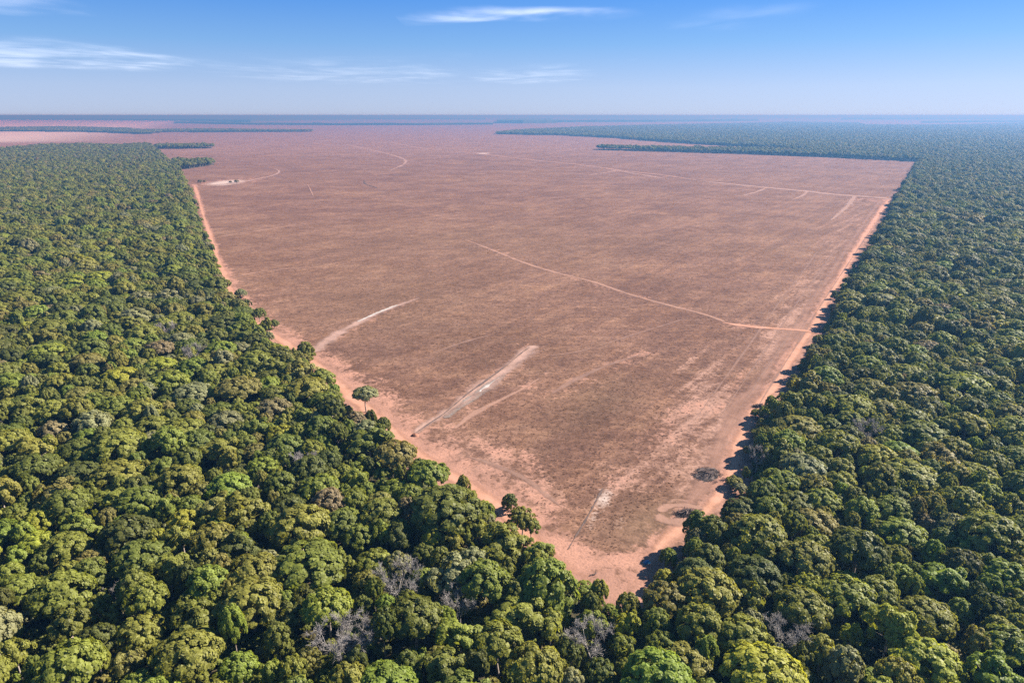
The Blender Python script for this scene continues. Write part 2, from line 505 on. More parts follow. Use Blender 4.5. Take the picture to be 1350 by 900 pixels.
ROAD_R_PX = ROAD_R_PX[:2] + [(u - 5 - 0.035 * (v - 250), v) for u, v in ROAD_R_PX[2:]]
def build_ground():
    th = np.concatenate([np.arange(-52, 52.01, 0.27), np.arange(56, 308, 6.0)])
    th = np.radians(th)
    r1 = np.array([0.5, 8, 20, 35, 48])
    r2 = 55 * 1.0105 ** np.arange(0, int(math.log(2600 / 55) / math.log(1.0105)) + 1)
    r3 = [r2[-1]]
    while r3[-1] < 52000: r3.append(r3[-1] * 1.06)
    r = np.concatenate([r1, r2, r3[1:]])
    nt, nr = len(th), len(r)
    X = np.outer(r, np.sin(th)); Y = np.outer(r, np.cos(th))
    verts = np.stack([X, Y, np.zeros_like(X)], -1).reshape(-1, 3)
    i = np.arange(nr - 1)[:, None]; j = np.arange(nt)[None, :]
    jn = (j + 1) % nt
    f = np.stack([i * nt + j, (i + 1) * nt + j, (i + 1) * nt + jn, i * nt + jn], -1).reshape(-1, 4)[:, ::-1]
    centre = np.array([[0, 0, 0]])
    verts = np.concatenate([verts, centre])
    tri = np.array([[len(verts) - 1, (q + 1) % nt, q] for q in range(nt)])
    me = mesh_np('ground', verts, [f, tri], M_GROUND)
    x, y = verts[:, 0], verts[:, 1]
    front = y > 60
    u = np.full(len(x), -9999.0); v = np.full(len(x), -9999.0)
    uu, vv, d = G2P(x[front], y[front], 0.0)
    u[front] = uu; v[front] = vv
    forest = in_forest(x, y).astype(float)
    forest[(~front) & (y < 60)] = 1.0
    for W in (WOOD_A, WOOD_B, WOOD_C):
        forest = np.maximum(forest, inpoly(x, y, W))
    # bare soil beside the roads
    rl = np.array([P2G(a, b) for a, b in ROAD_L_PX]); rr = np.array([P2G(a, b) for a, b in ROAD_R_PX])
    dl = seg_dist(x, y, rl); dr = seg_dist(x, y, rr)
    near = np.clip((470 - y) / 250, 0, 1)
    soil = 0.9 * np.exp(-(dl / (3 + 9.5 * near)) ** 2)
    soil = np.maximum(soil, 0.85 * np.exp(-(dr / (4 + 2 * near)) ** 2))
    g = gauss_px
    soil = np.maximum(soil, 0.62 * g(u, v, 640, 625, 90, 34, 33))
    soil = np.maximum(soil, 0.55 * g(u, v, 720, 670, 70, 40, 35))
    soil = np.maximum(soil, 0.50 * g(u, v, 600, 585, 45, 26, 20))
    soil = np.maximum(soil, 0.85 * g(u, v, 815, 735, 75, 14, 0))
    soil = np.maximum(soil, 0.75 * g(u, v, 800, 762, 70, 26, 10))
    soil = np.maximum(soil, 0.55 * g(u, v, 500, 520, 60, 22, 38))
    soil = np.maximum(soil, 0.45 * g(u, v, 440, 470, 40, 14, 30))
    soil = np.maximum(soil, 0.44 * g(u, v, 890, 560, 90, 26, -40))
    soil = np.maximum(soil, 0.36 * g(u, v, 850, 620, 80, 30, -30))
    soil = np.maximum(soil, 0.50 * g(u, v, 900, 680, 30, 22, 0))
    soil = np.maximum(soil, 0.50 * g(u, v, 1000, 431, 45, 5, 2))
    soil = np.maximum(soil, 0.6 * g(u, v, 1155, 264, 40, 3, 4))
    soil = np.maximum(soil, 0.40 * g(u, v, 340, 400, 22, 30, -40))
    soil = np.maximum(soil, 0.6 * g(u, v, 300, 240, 62, 5.5, -5))
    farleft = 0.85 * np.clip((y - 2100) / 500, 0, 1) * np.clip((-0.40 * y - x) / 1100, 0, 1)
    soil = np.clip(soil - 0.30 * g(u, v, 860, 690, 60, 26, -15) - 0.35 * g(u, v, 800, 706, 40, 14, 10), 0, 1)
    for pl_, wd, am in (([(412, 466), (445, 440), (500, 413), (560, 391)], 5, .42), ([(706, 454), (672, 484), (622, 520), (580, 549), (545, 574)], 6, .40),
                        ([(545, 574), (585, 575), (640, 590), (700, 620)], 9, .45), ([(640, 326), (735, 360), (830, 388), (930, 415), (1090, 442)], 6, .30),
                        ([(598, 566), (660, 527), (712, 498)], 5, .38), ([(725, 520), (800, 482), (848, 466)], 7, .34)):
        soil = np.maximum(soil, am * np.exp(-(seg_dist(x, y, [P2G(*q_) for q_ in pl_]) / wd) ** 2))
    # straw-coloured worn ground, mostly on the right-hand side
    lane = np.array([P2G(a - 18 - (700 - b) * 0.03, b) for a, b in ROAD_R_PX[4:]])
    dlane = seg_dist(x, y, lane)
    straw = (0.34 + 0.36 * np.clip((420 - y) / 220, 0, 1)) * np.exp(-(dlane / (9 + y * 0.016)) ** 2)
    straw = np.maximum(straw, 0.72 * g(u, v, 920, 535, 120, 40, -45))
    straw = np.maximum(straw, 0.55 * g(u, v, 860, 620, 110, 46, -20))
    straw = np.maximum(straw, 0.55 * g(u, v, 650, 620, 150, 50, 25))
    straw = np.maximum(straw, 0.45 * g(u, v, 1000, 470, 70, 22, -40))
    straw = np.maximum(straw, 0.60 * g(u, v, 900, 485, 60, 6, -42))
    soil = np.maximum(soil, 0.42 * g(u, v, 960, 520, 90, 9, -52))
    straw = np.maximum(straw, 0.42 * g(u, v, 780, 490, 90, 7, -32))
    straw = np.maximum(straw, 0.16 * g(u, v, 1090, 320, 40, 26, -55))
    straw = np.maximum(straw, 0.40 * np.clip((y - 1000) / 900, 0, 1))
    straw = np.clip(straw - 0.9 * g(u, v, 790, 545, 85, 38, -25) - 0.5 * g(u, v, 975, 490, 26, 22, -45)
                    - 0.5 * g(u, v, 1010, 500, 25, 20, -50) - 0.5 * g(u, v, 860, 690, 55, 30, -20), 0, 1)
    olive = np.clip(g(u, v, 855, 690, 55, 34, -15) + 0.5 * g(u, v, 520, 400, 160, 50, 0) + 0.4 * g(u, v, 780, 530, 70, 24, -20)
                    + 0.35 * g(u, v, 620, 320, 300, 30, 0), 0, 1)
    pale = 0.62 * g(u, v, 796, 657, 14, 20, 25)
    pale = np.maximum(pale, 0.46 * g(u, v, 783, 682, 12, 30, 30))
    pale = np.maximum(pale, 0.35 * g(u, v, 815, 690, 18, 12, -30))
    pale = np.maximum(pale, 0.9 * g(u, v, 637, 202.3, 11, 0.9, 0))
    pale = np.maximum(pale, 0.9 * g(u, v, 298, 241, 30, 3.6, -5))
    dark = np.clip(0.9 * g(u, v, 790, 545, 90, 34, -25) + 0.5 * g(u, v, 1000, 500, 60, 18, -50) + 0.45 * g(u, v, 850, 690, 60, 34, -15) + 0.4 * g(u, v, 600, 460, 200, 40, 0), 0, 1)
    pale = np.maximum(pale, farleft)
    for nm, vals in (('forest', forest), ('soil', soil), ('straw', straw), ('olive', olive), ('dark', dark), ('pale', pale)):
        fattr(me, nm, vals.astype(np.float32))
    o = link('ground', me)
    tag(o, 'flat brown harvested field running out to the horizon', None, None, 'structure')
    return o
build_ground()

# ------------------------------------------------------------------ roads and tracks: soil ribbons on the ground
RIBBONS = []
def ribbon(name, pts_px, width, z, mat, label, nu=8, step=None, profile=None, taper=(.6, .6), jitter=0.2):
    pts = [P2G(u, v) for u, v in pts_px]
    L = sum(np.linalg.norm(b - a) for a, b in zip(pts[:-1], pts[1:]))
    if min(p[1] for p in pts) < 640: RIBBONS.append((pts, float(np.mean(width)) * 0.5 + 0.2))
    c = catmull(pts, step or max(1.0, L / 260))
    n = len(c)
    d = np.gradient(c, axis=0)
    d /= np.linalg.norm(d, axis=1)[:, None] + 1e-9
    nrm = np.stack([-d[:, 1], d[:, 0]], -1)
    if np.ndim(width):
        wv = np.interp(np.linspace(0, 1, n), np.linspace(0, 1, len(width)), width)
    else:
        wv = np.full(n, float(width))
    r = np.random.default_rng(len(pts_px) * 97 + int(L))
    jw = np.convolve(r.normal(0, 1, n + 8), np.ones(9) / 3, 'valid')[:n]
    wv = wv * (1 + jitter * jw)
    t = np.linspace(0, 1, n)
    wv = wv * np.interp(t, [0, 0.12, 0.88, 1], [taper[0], 1, 1, taper[1]])
    uu = np.linspace(-1, 1, nu + 1)
    V = np.zeros((n, nu + 1, 3))
    V[:, :, :2] = c[:, None, :] + nrm[:, None, :] * (uu[None, :, None] * wv[:, None, None] * 0.5)
    V[:, :, 2] = z
    if profile is not None:
        ph = np.interp(uu, np.linspace(-1, 1, len(profile)), profile)
        wob = 0.75 + 0.25 * np.sin(np.arange(n) * 0.9 + 1.3 * np.sin(np.arange(n) * 0.37))
        V[:, :, 2] += ph[None, :] * wob[:, None] * np.interp(t, [0, 0.06, 0.94, 1], [0, 1, 1, 0])[:, None]
    i = np.arange(n - 1)[:, None]; j = np.arange(nu)[None, :]
    f = np.stack([i * (nu + 1) + j, (i + 1) * (nu + 1) + j, (i + 1) * (nu + 1) + j + 1, i * (nu + 1) + j + 1], -1).reshape(-1, 4)[:, ::-1]
    me = mesh_np(name, V.reshape(-1, 3), f, mat, True)
    ends = np.minimum(1, np.minimum(t / 0.03, (1 - t) / 0.03))
    e = (1 - np.abs(uu))[None, :] * np.ones((n, 1)) * ends[:, None]
    fattr(me, 'edge', e.astype(np.float32))
    fattr(me, 'across', np.broadcast_to(uu[None, :], (n, nu + 1)).astype(np.float32))
    o = link(name, me)
    return tag(o, label, None, None, 'structure')

ribbon('dirt_road', ROAD_L_PX, [9, 7.5, 6, 6, 6.5, 7, 7.5, 8.5], 0.05, M_ROAD, 'bare reddish dirt road between left forest and brown field', 12)
ribbon('dirt_margin', [(u - 9 - 0.055 * (v - 250), v) for u, v in ROAD_R_PX[3:]], [12, 11, 10, 10, 10, 11, 13, 15], 0.045, M_MARGIN, 'broad uneven band of scraped reddish soil beside right forest road', 10, jitter=.3)
ribbon('dirt_road', ROAD_R_PX, [8, 6, 6, 6.5, 7, 7.5, 8, 10], 0.06, M_ROAD, 'bare reddish dirt road in shade along right forest edge', 12)
# broad strips scraped into the field from the left-hand road
ribbon('dirt_track', [(412, 466), (425, 455), (445, 440), (470, 427), (500, 413), (528, 402), (560, 391)], [15.9, 13.0, 10.2, 8.7, 7.2, 5.8, 2.9], 0.09, M_SAND,
       'pale sandy strip leaving the road beside the roadside tree', 8, profile=[0, .5, .1, 0, 0])
ribbon('dirt_track', [(470, 425), (500, 411.5), (526, 401.5)], [2.5, 4.5, 2.8], 0.16, M_WHITE, 'whitish sand along far end of upper sandy strip', 6)
ribbon('dirt_track', [(706, 454), (694, 466), (672, 484), (648, 502), (622, 520), (600, 536), (580, 549), (560, 561), (545, 574)], [9.0, 11.2, 11.2, 10.5, 10.5, 10.5, 9.0, 7.5, 6.0], 0.09, M_SAND,
       'long pale sandy strip with a ditch in middle of field', 12, profile=[0, .1, .1, 0, 0, 0, 0.3, .5, .2, 0])
ribbon('dirt_track', [(668, 492), (648, 507), (626, 523), (604, 538), (585, 552)], [2.1, 4.8, 5.6, 5.9, 4.2], 0.17, M_GREYS, 'greyish silt lying along the middle sandy strip', 6)
ribbon('dirt_track', [(660, 497), (647, 507), (632, 518)], [1.5, 3.9, 1.5], 0.2, M_WHITE, 'small whitish sand patch on middle sandy strip', 6)
ribbon('ditch', [(701, 457), (690, 464), (668, 482), (644, 500), (620, 517), (602, 532), (585, 546), (560, 563), (546, 573)], [0.9, 0.8, .9, .9, 1.0, .9, .8, .9, 1.2], 0.3, M_GULLY,
       'thin dark ditch running along the middle sandy strip', 4, jitter=0.45)
ribbon('dirt_track', [(598, 566), (625, 545), (660, 527), (690, 512), (712, 498)], [3, 3, 2.4, 1.6, 1], 0.07, M_TRACK, 'faint light track right of the middle sandy strip', 6)
ribbon('dirt_track', [(725, 520), (760, 500), (800, 482), (848, 466)], [2, 3, 2.4, 1.5], 0.07, M_FAINT, 'short worn streak across dark stubble', 6)
ribbon('ditch', [(796, 642), (790, 653), (782, 668), (772, 686), (762, 702), (748, 726)], [.7, .9, .8, .8, .7, .6], 0.12, M_GULLY,
       'narrow dark gully beside the whitish patch near the clearing tip', 4, step=0.4, jitter=0.5)
ribbon('dirt_track', [(612, 600), (650, 612), (690, 630), (720, 652), (740, 668)], [2, 2.6, 3, 2.4, 2], 0.07, M_FAINT, 'curving light track near left dirt road', 6, taper=(.2, .2))
# long diagonal track and the far tracks
ribbon('dirt_track', [(610, 315), (640, 326), (690, 346), (735, 360), (780, 371), (830, 388), (880, 402), (930, 415), (965, 428)], [1.5, 3.2, 3.6, 4, 4, 4, 4, 4, 4], 0.10, M_TRACK,
       'long winding dirt track crossing the middle of the field', 6)
ribbon('dirt_track', [(950, 425), (985, 430), (1020, 433), (1060, 436), (1092, 442)], [6, 7, 5.5, 4.5, 5], 0.12, M_ROAD, 'light soil track meeting the right forest edge', 6, taper=(.3, 1))
ribbon('dirt_track', [(510, 187.5), (530, 191), (555, 195.5), (600, 200), (640, 204), (700, 211), (760, 217), (820, 225), (880, 232), (930, 240)], 13.0, 0.3, M_TRACK,
       'far faint track curving across the upper field', 6)
ribbon('dirt_track', [(925, 239), (965, 243), (1010, 247.5), (1060, 252), (1100, 256.5), (1150, 260), (1182, 263)], [12, 16, 18, 18, 17, 18, 20], 0.2, M_FARTRACK,
       'far light track running to right forest corner', 6)
ribbon('dirt_track', [(1012, 247), (998, 253), (978, 258.5)], [5, 5, 3], 0.24, M_FARTRACK, 'first short spur below far light track', 6, taper=(1, .3))
ribbon('dirt_track', [(945, 241), (935, 247), (915, 253)], [4, 4, 3], 0.24, M_FAINT, 'faint leftmost spur below far light track', 6, taper=(1, .3))
ribbon('dirt_track', [(1065, 252), (1058, 258), (1044, 264)], [5, 5, 3], 0.24, M_FARTRACK, 'second short spur below far light track', 6, taper=(1, .3))
ribbon('dirt_track', [(1127, 259), (1118, 271), (1106, 282), (1095, 291)], [7, 7, 6, 4], 0.24, M_FARTRACK, 'longest pale spur nearest right forest', 6, taper=(1, .3))
ribbon('dirt_track', [(254, 245), (285, 243.5), (315, 241), (340, 236), (361, 231), (368, 226), (360, 222)], [10, 14, 9, 7, 7, 5, 3], 0.25, M_SAND, 'pale sandy track near far left forest corner', 6)
ribbon('dirt_track', [(284, 313), (330, 306), (380, 298.5), (414, 293.5)], [3.2, 3, 2.5, 1.5], 0.12, M_TRACK, 'upper faint track branching from left dirt road', 6)
ribbon('dirt_track', [(302, 367), (340, 359), (380, 354.5), (416, 352)], [2.4, 2.2, 2, 1.2], 0.12, M_TRACK, 'lower faint track branching from left dirt road', 6)
ribbon('ditch', [(480, 238), (483, 243), (498, 248)], [5, 4, 3], 0.3, M_GULLY, 'short dark curved furrow far out in the field', 4)
ribbon('dirt_track', [(405, 243), (409, 250), (413, 259)], 2.2, 0.3, M_TRACK, 'small reddish scrape far out in the field', 4)
ribbon('dirt_track', [(870, 676), (878, 668), (895, 666), (915, 668), (930, 672)], [3.0, 3.2, 3.0, 3, 3.5], 0.09, M_TRACK, 'curved bare soil ring round near brush pile', 6)
ribbon('dirt_track', [(870, 676), (872, 684), (886, 688), (905, 687), (925, 684)], [3.0, 3.4, 3.6, 3.4, 3.5], 0.1, M_TRACK, 'lower half of bare soil ring round near brush pile', 6)
for k_, (pts_, w_, m_, lab_) in enumerate([
    ([(452, 190), (495, 199), (528, 208), (534, 215), (512, 226)], 9, M_FARTRACK, 'faint hooked track far out in the upper field'),
    ([(735, 214), (790, 221), (838, 229), (880, 236)], 10, M_FARTRACK, 'faint track running toward the far light track'),
    ([(775, 231), (800, 227.5), (812, 225)], 8, M_FARTRACK, 'very short faint track near the far light track'),
    ([(380, 270), (450, 262), (540, 258), (620, 259)], 4, M_FAINT, 'thin faint track across the upper left of the field'),
    ([(430, 340), (520, 330), (600, 327), (640, 326)], 2.6, M_FAINT, 'thin faint track meeting the start of the long winding track'),
    ([(720, 470), (770, 462), (840, 440), (905, 420)], 2.2, M_FAINT, 'thin faint track below the long winding track'),
    ([(560, 470), (610, 452), (650, 441)], 2.0, M_FAINT, 'thin faint streak above the middle sandy strip')]):
    ribbon('faint_track', pts_, w_, 0.13 + 0.01 * k_, m_, lab_, 5, taper=(.2, .2), jitter=.35)
# wheel marks on the right-hand side
for q, off in enumerate((0, 16, 30, 52)):
    ribbon('wheel_track', [(1150 - off, 300), (1118 - off, 348), (1085 - off * 1.1, 398), (1050 - off * 1.2, 455), (1015 - off * 1.3, 510), (985 - off * 1.4, 560)],
           [1.4, 1.5, 1.5, 1.3, 1.2, 1.0], 0.08 + 0.01 * q, M_FAINT, 'worn wheel track %s' % ('nearest right forest edge', 'second from right forest edge', 'third from right forest edge', 'farthest out from right forest edge')[q], 4, taper=(.3, .3), jitter=.3)

# ------------------------------------------------------------------ trees
def tube(path, rad, sides):
    """Tapered tube along a path; returns verts, quads."""
    path = np.asarray(path, float)
    n = len(path)
    d = np.gradient(path, axis=0)
    d /= np.linalg.norm(d, axis=1)[:, None] + 1e-9
    ref = np.where(np.abs(d[:, 2:3]) > 0.9, np.array([[1., 0, 0]]), np.array([[0, 0, 1.]]))
    a = np.cross(d, ref); a /= np.linalg.norm(a, axis=1)[:, None] + 1e-9
    b = np.cross(d, a)
    an = np.arange(sides) / sides * 2 * math.pi
    V = path[:, None, :] + (a[:, None, :] * np.cos(an)[None, :, None] + b[:, None, :] * np.sin(an)[None, :, None]) * np.asarray(rad)[:, None, None]
    i = np.arange(n - 1)[:, None]; j = np.arange(sides)[None, :]; jn = (j + 1) % sides
    f = np.stack([i * sides + j, i * sides + jn, (i + 1) * sides + jn, (i + 1) * sides + j], -1).reshape(-1, 4)
    return V.reshape(-1, 3), f

class Acc:
    def __init__(self): self.v = []; self.f = []; self.n = 0
    def add(self, v, f):
        self.v.append(v); self.f.append(f + self.n); self.n += len(v)
    def mesh(self, name, mat, smooth=True):
        return mesh_np(name, np.concatenate(self.v), np.concatenate(self.f), mat, smooth)

def cards(p, nrm, size, r, aspect=1.25):
    """One quad per point, facing nrm."""
    n = len(p)
    nrm = nrm / (np.linalg.norm(nrm, axis=1)[:, None] + 1e-9)
    q = r.normal(size=(n, 3))
    a = np.cross(nrm, q); a /= np.linalg.norm(a, axis=1)[:, None] + 1e-9
    b = np.cross(nrm, a)
    a = a * (size * 0.5 * aspect)[:, None]; b = b * (size * 0.5)[:, None]
    k1 = r.uniform(0.55, 1.1, (n, 1)); k2 = r.uniform(0.55, 1.1, (n, 1))
    V = np.stack([p - a - b * k1, p + a * k2 - b, p + a + b * k1, p - a * k2 + b], 1).reshape(-1, 3)
    f = np.arange(n * 4).reshape(-1, 4)
    return V, f

RB = 5.0     # crown radius of the master trees
def crown_points(r, style):
    """Clump centres, clump radii, crown top and base of one master tree."""
    if style == 'dome':
        hz, nc, top, rr = 3.6, 62, 11.0, (0.115, 0.20)
    elif style == 'umbrella':
        hz, nc, top, rr = 2.3, 60, 10.0, (0.11, 0.19)
    elif style == 'round':
        hz, nc, top, rr = 4.6, 60, 11.5, (0.125, 0.215)
    elif style == 'ragged':
        hz, nc, top, rr = 3.8, 52, 11.5, (0.115, 0.22)
    else:
        hz, nc, top, rr = 3.0, 44, 10.5, (0.105, 0.185)
    c = []
    lobes = None
    if style == 'ragged':
        lobes = [(r.uniform(0, 6.28), r.uniform(1.6, 3.0), r.uniform(-1.6, 0.8)) for _ in range(4)]
    for i in range(nc):
        t = (i + 0.5) / nc
        th = math.acos(1 - t * 1.12)
        ph = i * 2.39996 + r.uniform(-.5, .5)
        rad = RB * r.uniform(0.78, 0.90)
        x = rad * math.sin(th) * math.cos(ph); y = rad * math.sin(th) * math.sin(ph)
        z = top - hz - 0.9 + (hz) * math.cos(th) * r.uniform(0.92, 1.06)
        if lobes:
            a, dd, dz = lobes[i % 4]
            x = x * 0.52 + math.cos(a) * dd; y = y * 0.52 + math.sin(a) * dd; z = z + dz + r.uniform(-.4, .4)
        c.append((x, y, z))
    c = np.array(c)
    rc = RB * r.uniform(rr[0], rr[1], nc)
    return c, rc, top, hz

def crown_mesh(name, seed, style, dens=1.0):
    r = np.random.default_rng(seed)
    c, rc, top, hz = crown_points(r, style)
    squash = 0.78
    V, Fc, shade = [], [], []
    base = 0
    ctr = c.mean(0)
    for i in range(len(c)):
        n = int(200 * dens * (rc[i] / 1.25) ** 2) + 14
        out = c[i] - ctr; out[2] = max(out[2], 0); out /= np.linalg.norm(out) + 1e-6
        d = r.normal(size=(n, 3)) + np.array([0, 0, 0.55]) + out * 0.5
        d /= np.linalg.norm(d, axis=1)[:, None]
        k = r.uniform(0.72, 1.08, n)
        p = c[i] + d * (rc[i] * k)[:, None] * np.array([1, 1, squash])
        # leave out leaves buried in a neighbouring clump
        keep = np.ones(n, bool)
        for j in range(len(c)):
            if j != i:
                q = (p - c[j]) / (rc[j] * np.array([1, 1, squash]))
                keep &= (q * q).sum(1) > 0.62
        keep &= d[:, 2] > -0.55
        p, d = p[keep], d[keep]
        n = len(p)
        dome = (p - ctr) / np.array([RB, RB, hz]); dome[:, 2] += 0.35
        dome /= np.linalg.norm(dome, axis=1)[:, None] + 1e-6
        nr = d * np.array([0.75, 0.75, 1.0]) + dome * 1.0 + r.normal(0, 0.46, (n, 3))
        v, f = cards(p, nr, r.uniform(0.22, 0.46, n), r)
        V.append(v); Fc.append(f + base); base += len(v)
        shade.append(np.clip(r.normal(0.5, 0.2, n) + r.uniform(-.12, .12), 0, 1))
    # foliage inside the crown
    n = int(260 * dens)
    d = r.normal(size=(n, 3)); d /= np.linalg.norm(d, axis=1)[:, None]
    p = ctr + d * r.uniform(0.2, 0.8, (n, 1)) * np.array([RB * .72, RB * .72, hz * .55]) + np.array([0, 0, -0.5])
    v, f = cards(p, d + r.normal(0, .7, (n, 3)), r.uniform(0.7, 1.3, n), r)
    V.append(v); Fc.append(f + base); shade.append(r.uniform(.1, .7, n))
    me = mesh_np(name, np.concatenate(V), np.concatenate(Fc), M_LEAF)
    fattr(me, 'leaf_shade', np.concatenate(shade).astype(np.float32), 'FACE')
    return me, c, top, hz

def trunk_mesh(name, seed, c, top, hz, mat, stem_r=0.24):
    r = np.random.default_rng(seed + 500)
    a = Acc()
    fork = top - hz - r.uniform(2.0, 3.0)
    sw = r.uniform(-.4, .4, 2)
    zs = np.array([-0.3, 0.4, fork * 0.5, fork, top - hz * 0.8])
    path = np.stack([sw[0] * np.sin(zs * .4), sw[1] * np.sin(zs * .5), zs], -1)
    a.add(*tube(path, [stem_r * 1.7, stem_r * 1.1, stem_r * .95, stem_r * .8, stem_r * .4], 7))
    order = r.permutation(len(c))[:9]
    for i in order:
        s = path[3] + np.array([0, 0, r.uniform(-.6, .5)])
        e = c[i] - np.array([0, 0, 0.3])
        m = s * 0.5 + e * 0.5 + np.array([0, 0, -0.35]) + r.normal(0, .25, 3)
        a.add(*tube([s, m, e], [stem_r * .5, stem_r * .34, stem_r * .12], 4))
    return a.mesh(name, mat)

STYLES = ['dome', 'umbrella', 'dome', 'round', 'ragged', 'umbrella', 'dome', 'ragged', 'small', 'round', 'umbrella', 'ragged', 'dome', 'small']
MASTERS = []
for i, st in enumerate(STYLES):
    cm, cc, top, hz = crown_mesh('crown_%s' % st, 100 + i * 13, st)
    tm = trunk_mesh('trunk_%s' % st, 100 + i * 13, cc, top, hz, M_BARK)
    MASTERS.append((cm, tm, top, st))
SHAPE_WORD = {'dome': 'domed', 'umbrella': 'flat-topped', 'round': 'rounded', 'ragged': 'uneven', 'small': 'open-crowned'}

# ---- bare trees: limbs, branches and a haze of fine twigs
def bare_meshes(seed):
    r = np.random.default_rng(seed)
    a = Acc(); b = Acc()
    top = 10.5
    fork = r.uniform(3.6, 5.0)
    path = np.array([[0, 0, -.3], [r.uniform(-.2, .2), r.uniform(-.2, .2), fork * .5], [r.uniform(-.4, .4), r.uniform(-.4, .4), fork]])
    a.add(*tube(path, [.28, .20, .15], 7))
    nl = 7
    for i in range(nl):
        ph = i * 6.283 / nl + r.uniform(-.4, .4)
        rr = r.uniform(2.2, 4.2); hh = r.uniform(top - 2.8, top - 0.6)
        s = path[2]; e = np.array([rr * math.cos(ph), rr * math.sin(ph), hh])
        m = s * .45 + e * .55 + np.array([0, 0, -.7]) + r.normal(0, .3, 3)
        a.add(*tube([s, m, e], [.105, .075, .03], 5))
        for k in range(6):
            t = r.uniform(.35, 1)
            s2 = m + (e - m) * t if t > .5 else s + (m - s) * (t + .4)
            dr = r.normal(0, 1, 3) + np.array([math.cos(ph) * .7, math.sin(ph) * .7, 1.0])
            dr /= np.linalg.norm(dr)
            e2 = s2 + dr * r.uniform(1.0, 2.2)
            a.add(*tube([s2, s2 * .5 + e2 * .5 + r.normal(0, .12, 3), e2], [.045, .034, .016], 4))
            for q in range(15):
                tt = r.uniform(.25, 1)
                s3 = s2 + (e2 - s2) * tt
                d3 = dr * .7 + r.normal(0, .75, 3) + np.array([0, 0, .45]); d3 /= np.linalg.norm(d3)
                e3 = s3 + d3 * r.uniform(.5, 1.2)
                b.add(*tube([s3, e3], [.030, .016], 3))
                for _ in range(3):
                    s4 = s3 + (e3 - s3) * r.uniform(.3, .9)
                    d4 = d3 + r.normal(0, .7, 3); d4 /= np.linalg.norm(d4)
                    b.add(*tube([s4, s4 + d4 * r.uniform(.3, .7)], [.022, .012], 3))
    return a.mesh('bare_limbs', M_DEAD), b.mesh('bare_twigs', M_TWIG)
BARES = [bare_meshes(900 + i) for i in range(3)]

# ---- where the trees stand
def gy(u, v, z): return P2G(u, v, z)
# hand-placed trees: (x, y, R, height, master, tint index, note)
hand = []
def put(u, v, R, h, st, tint, note=None, ground=True, zc=None):
    x, y = P2G(u, v, 0 if ground else (zc if zc is not None else h * 0.85))
    ms = [i for i, s in enumerate(STYLES) if s == st]
    hand.append([x, y, R, h, ms[(len(hand) * 7) % len(ms)], tint, note])
T = {n: i for i, (n, _) in enumerate(TINTS)}
put(483, 543, 4.3, 8.8, 'umbrella', T['grey green'], 'lone umbrella-shaped tree standing by itself beside the left dirt road')
put(404, 478, 3.7, 8.6, 'round', T['mid green'], 'bushy roadside tree where the upper sandy strip leaves the road')
put(343, 424, 3.4, 6.8, 'dome', T['deep green'], 'dark round roadside tree on the far bend of the dirt road')
put(327, 408, 2.4, 6.0, 'ragged', T['dark green'], 'slim dark roadside tree left of the dark round roadside tree')
put(318, 392, 3.2, 4.8, 'round', T['grey green'], 'greyish roadside bush farthest up the left dirt road')
put(362, 433, 2.4, 4.2, 'dome', T['deep green'], 'small low bush between the dirt road and the field')
#put(457, 516, 2.6, 6.0, 'ragged', T['mid green'], 'small ragged tree at forest edge left of lone tree')
put(672, 672, 2.0, 4.6, 'round', T['dark green'], 'small dark bush with shadow in the soil by forest bulge')
put(638, 672, 1.6, 2.6, 'dome', T['yellow green'], 'low yellowish bush on bare soil beside the big dome tree')
put(688, 712, 3.4, 8.4, 'small', T['olive'], 'thin open-crowned tree with bare stems over the road')
put(700, 716, 2.2, 6.4, 'small', T['mid green'], 'spindly sapling right of the thin open-crowned tree')
put(585, 664, 8.2, 13.5, 'dome', T['deep green'], 'huge dark dome-crowned tree bulging over the left road', False, 10)
put(720, 764, 6.2, 12.0, 'round', T['mid green'], 'large bushy green tree closest to the clearing tip', False, 8)
put(826, 818, 2.4, 9.0, 'ragged', T['yellow green'], 'slender bright tree below the clearing tip', False, 7)
put(1010, 884, 6.6, 11.5, 'umbrella', T['yellow green'], 'yellowest flat-topped tree at bottom right edge', False, 9)
put(1040, 575, 4.6, 11, 'dome', T['fresh green'], None, False)
put(935, 765, 5.6, 11.5, 'dome', T['olive'], None, False)
put(1225, 860, 5.6, 11, 'dome', T['yellow green'], None, False)
put(917, 748, 4.4, 10, 'round', T['dark green'], None, False)
put(330, 780, 6.0, 11.5, 'dome', T['olive'], None, False)
put(395, 680, 6.6, 12, 'dome', T['olive'], None, False)
put(75, 770, 5.8, 11.5, 'dome', T['mid green'], None, False)
put(430, 790, 4.6, 11, 'umbrella', T['fresh green'], None, False)
put(1310, 690, 6.2, 12, 'dome', T['mid green'], None, False)
_bx, _by = P2G(853, 741.5)
hand.append([_bx + 11.6, _by + 4.6, 3.2, 9.6, 9, T['deep green'], None])
hand.append([_bx + 13.9, _by + 2.0, 3.4, 10.0, 6, T['deep green'], None])
bare = []
for (u, v, R, h) in [(445, 838, 5.6, 10.5), (475, 832, 4.0, 9.5), (524, 757, 4.8, 10.5), (253, 462, 4.8, 10.5), (403, 604, 4.0, 9), (218, 430, 4.2, 9.5),
                     (786, 842, 4.6, 10), (1043, 832, 4.6, 9.5), (155, 782, 3.0, 7.5), (1140, 562, 4.4, 9.8), (605, 792, 3.6, 8.5), (1000, 596, 2.8, 8.5)]:
    x, y = P2G(u, v, h * 0.8)
    bare.append([x, y, R, h])

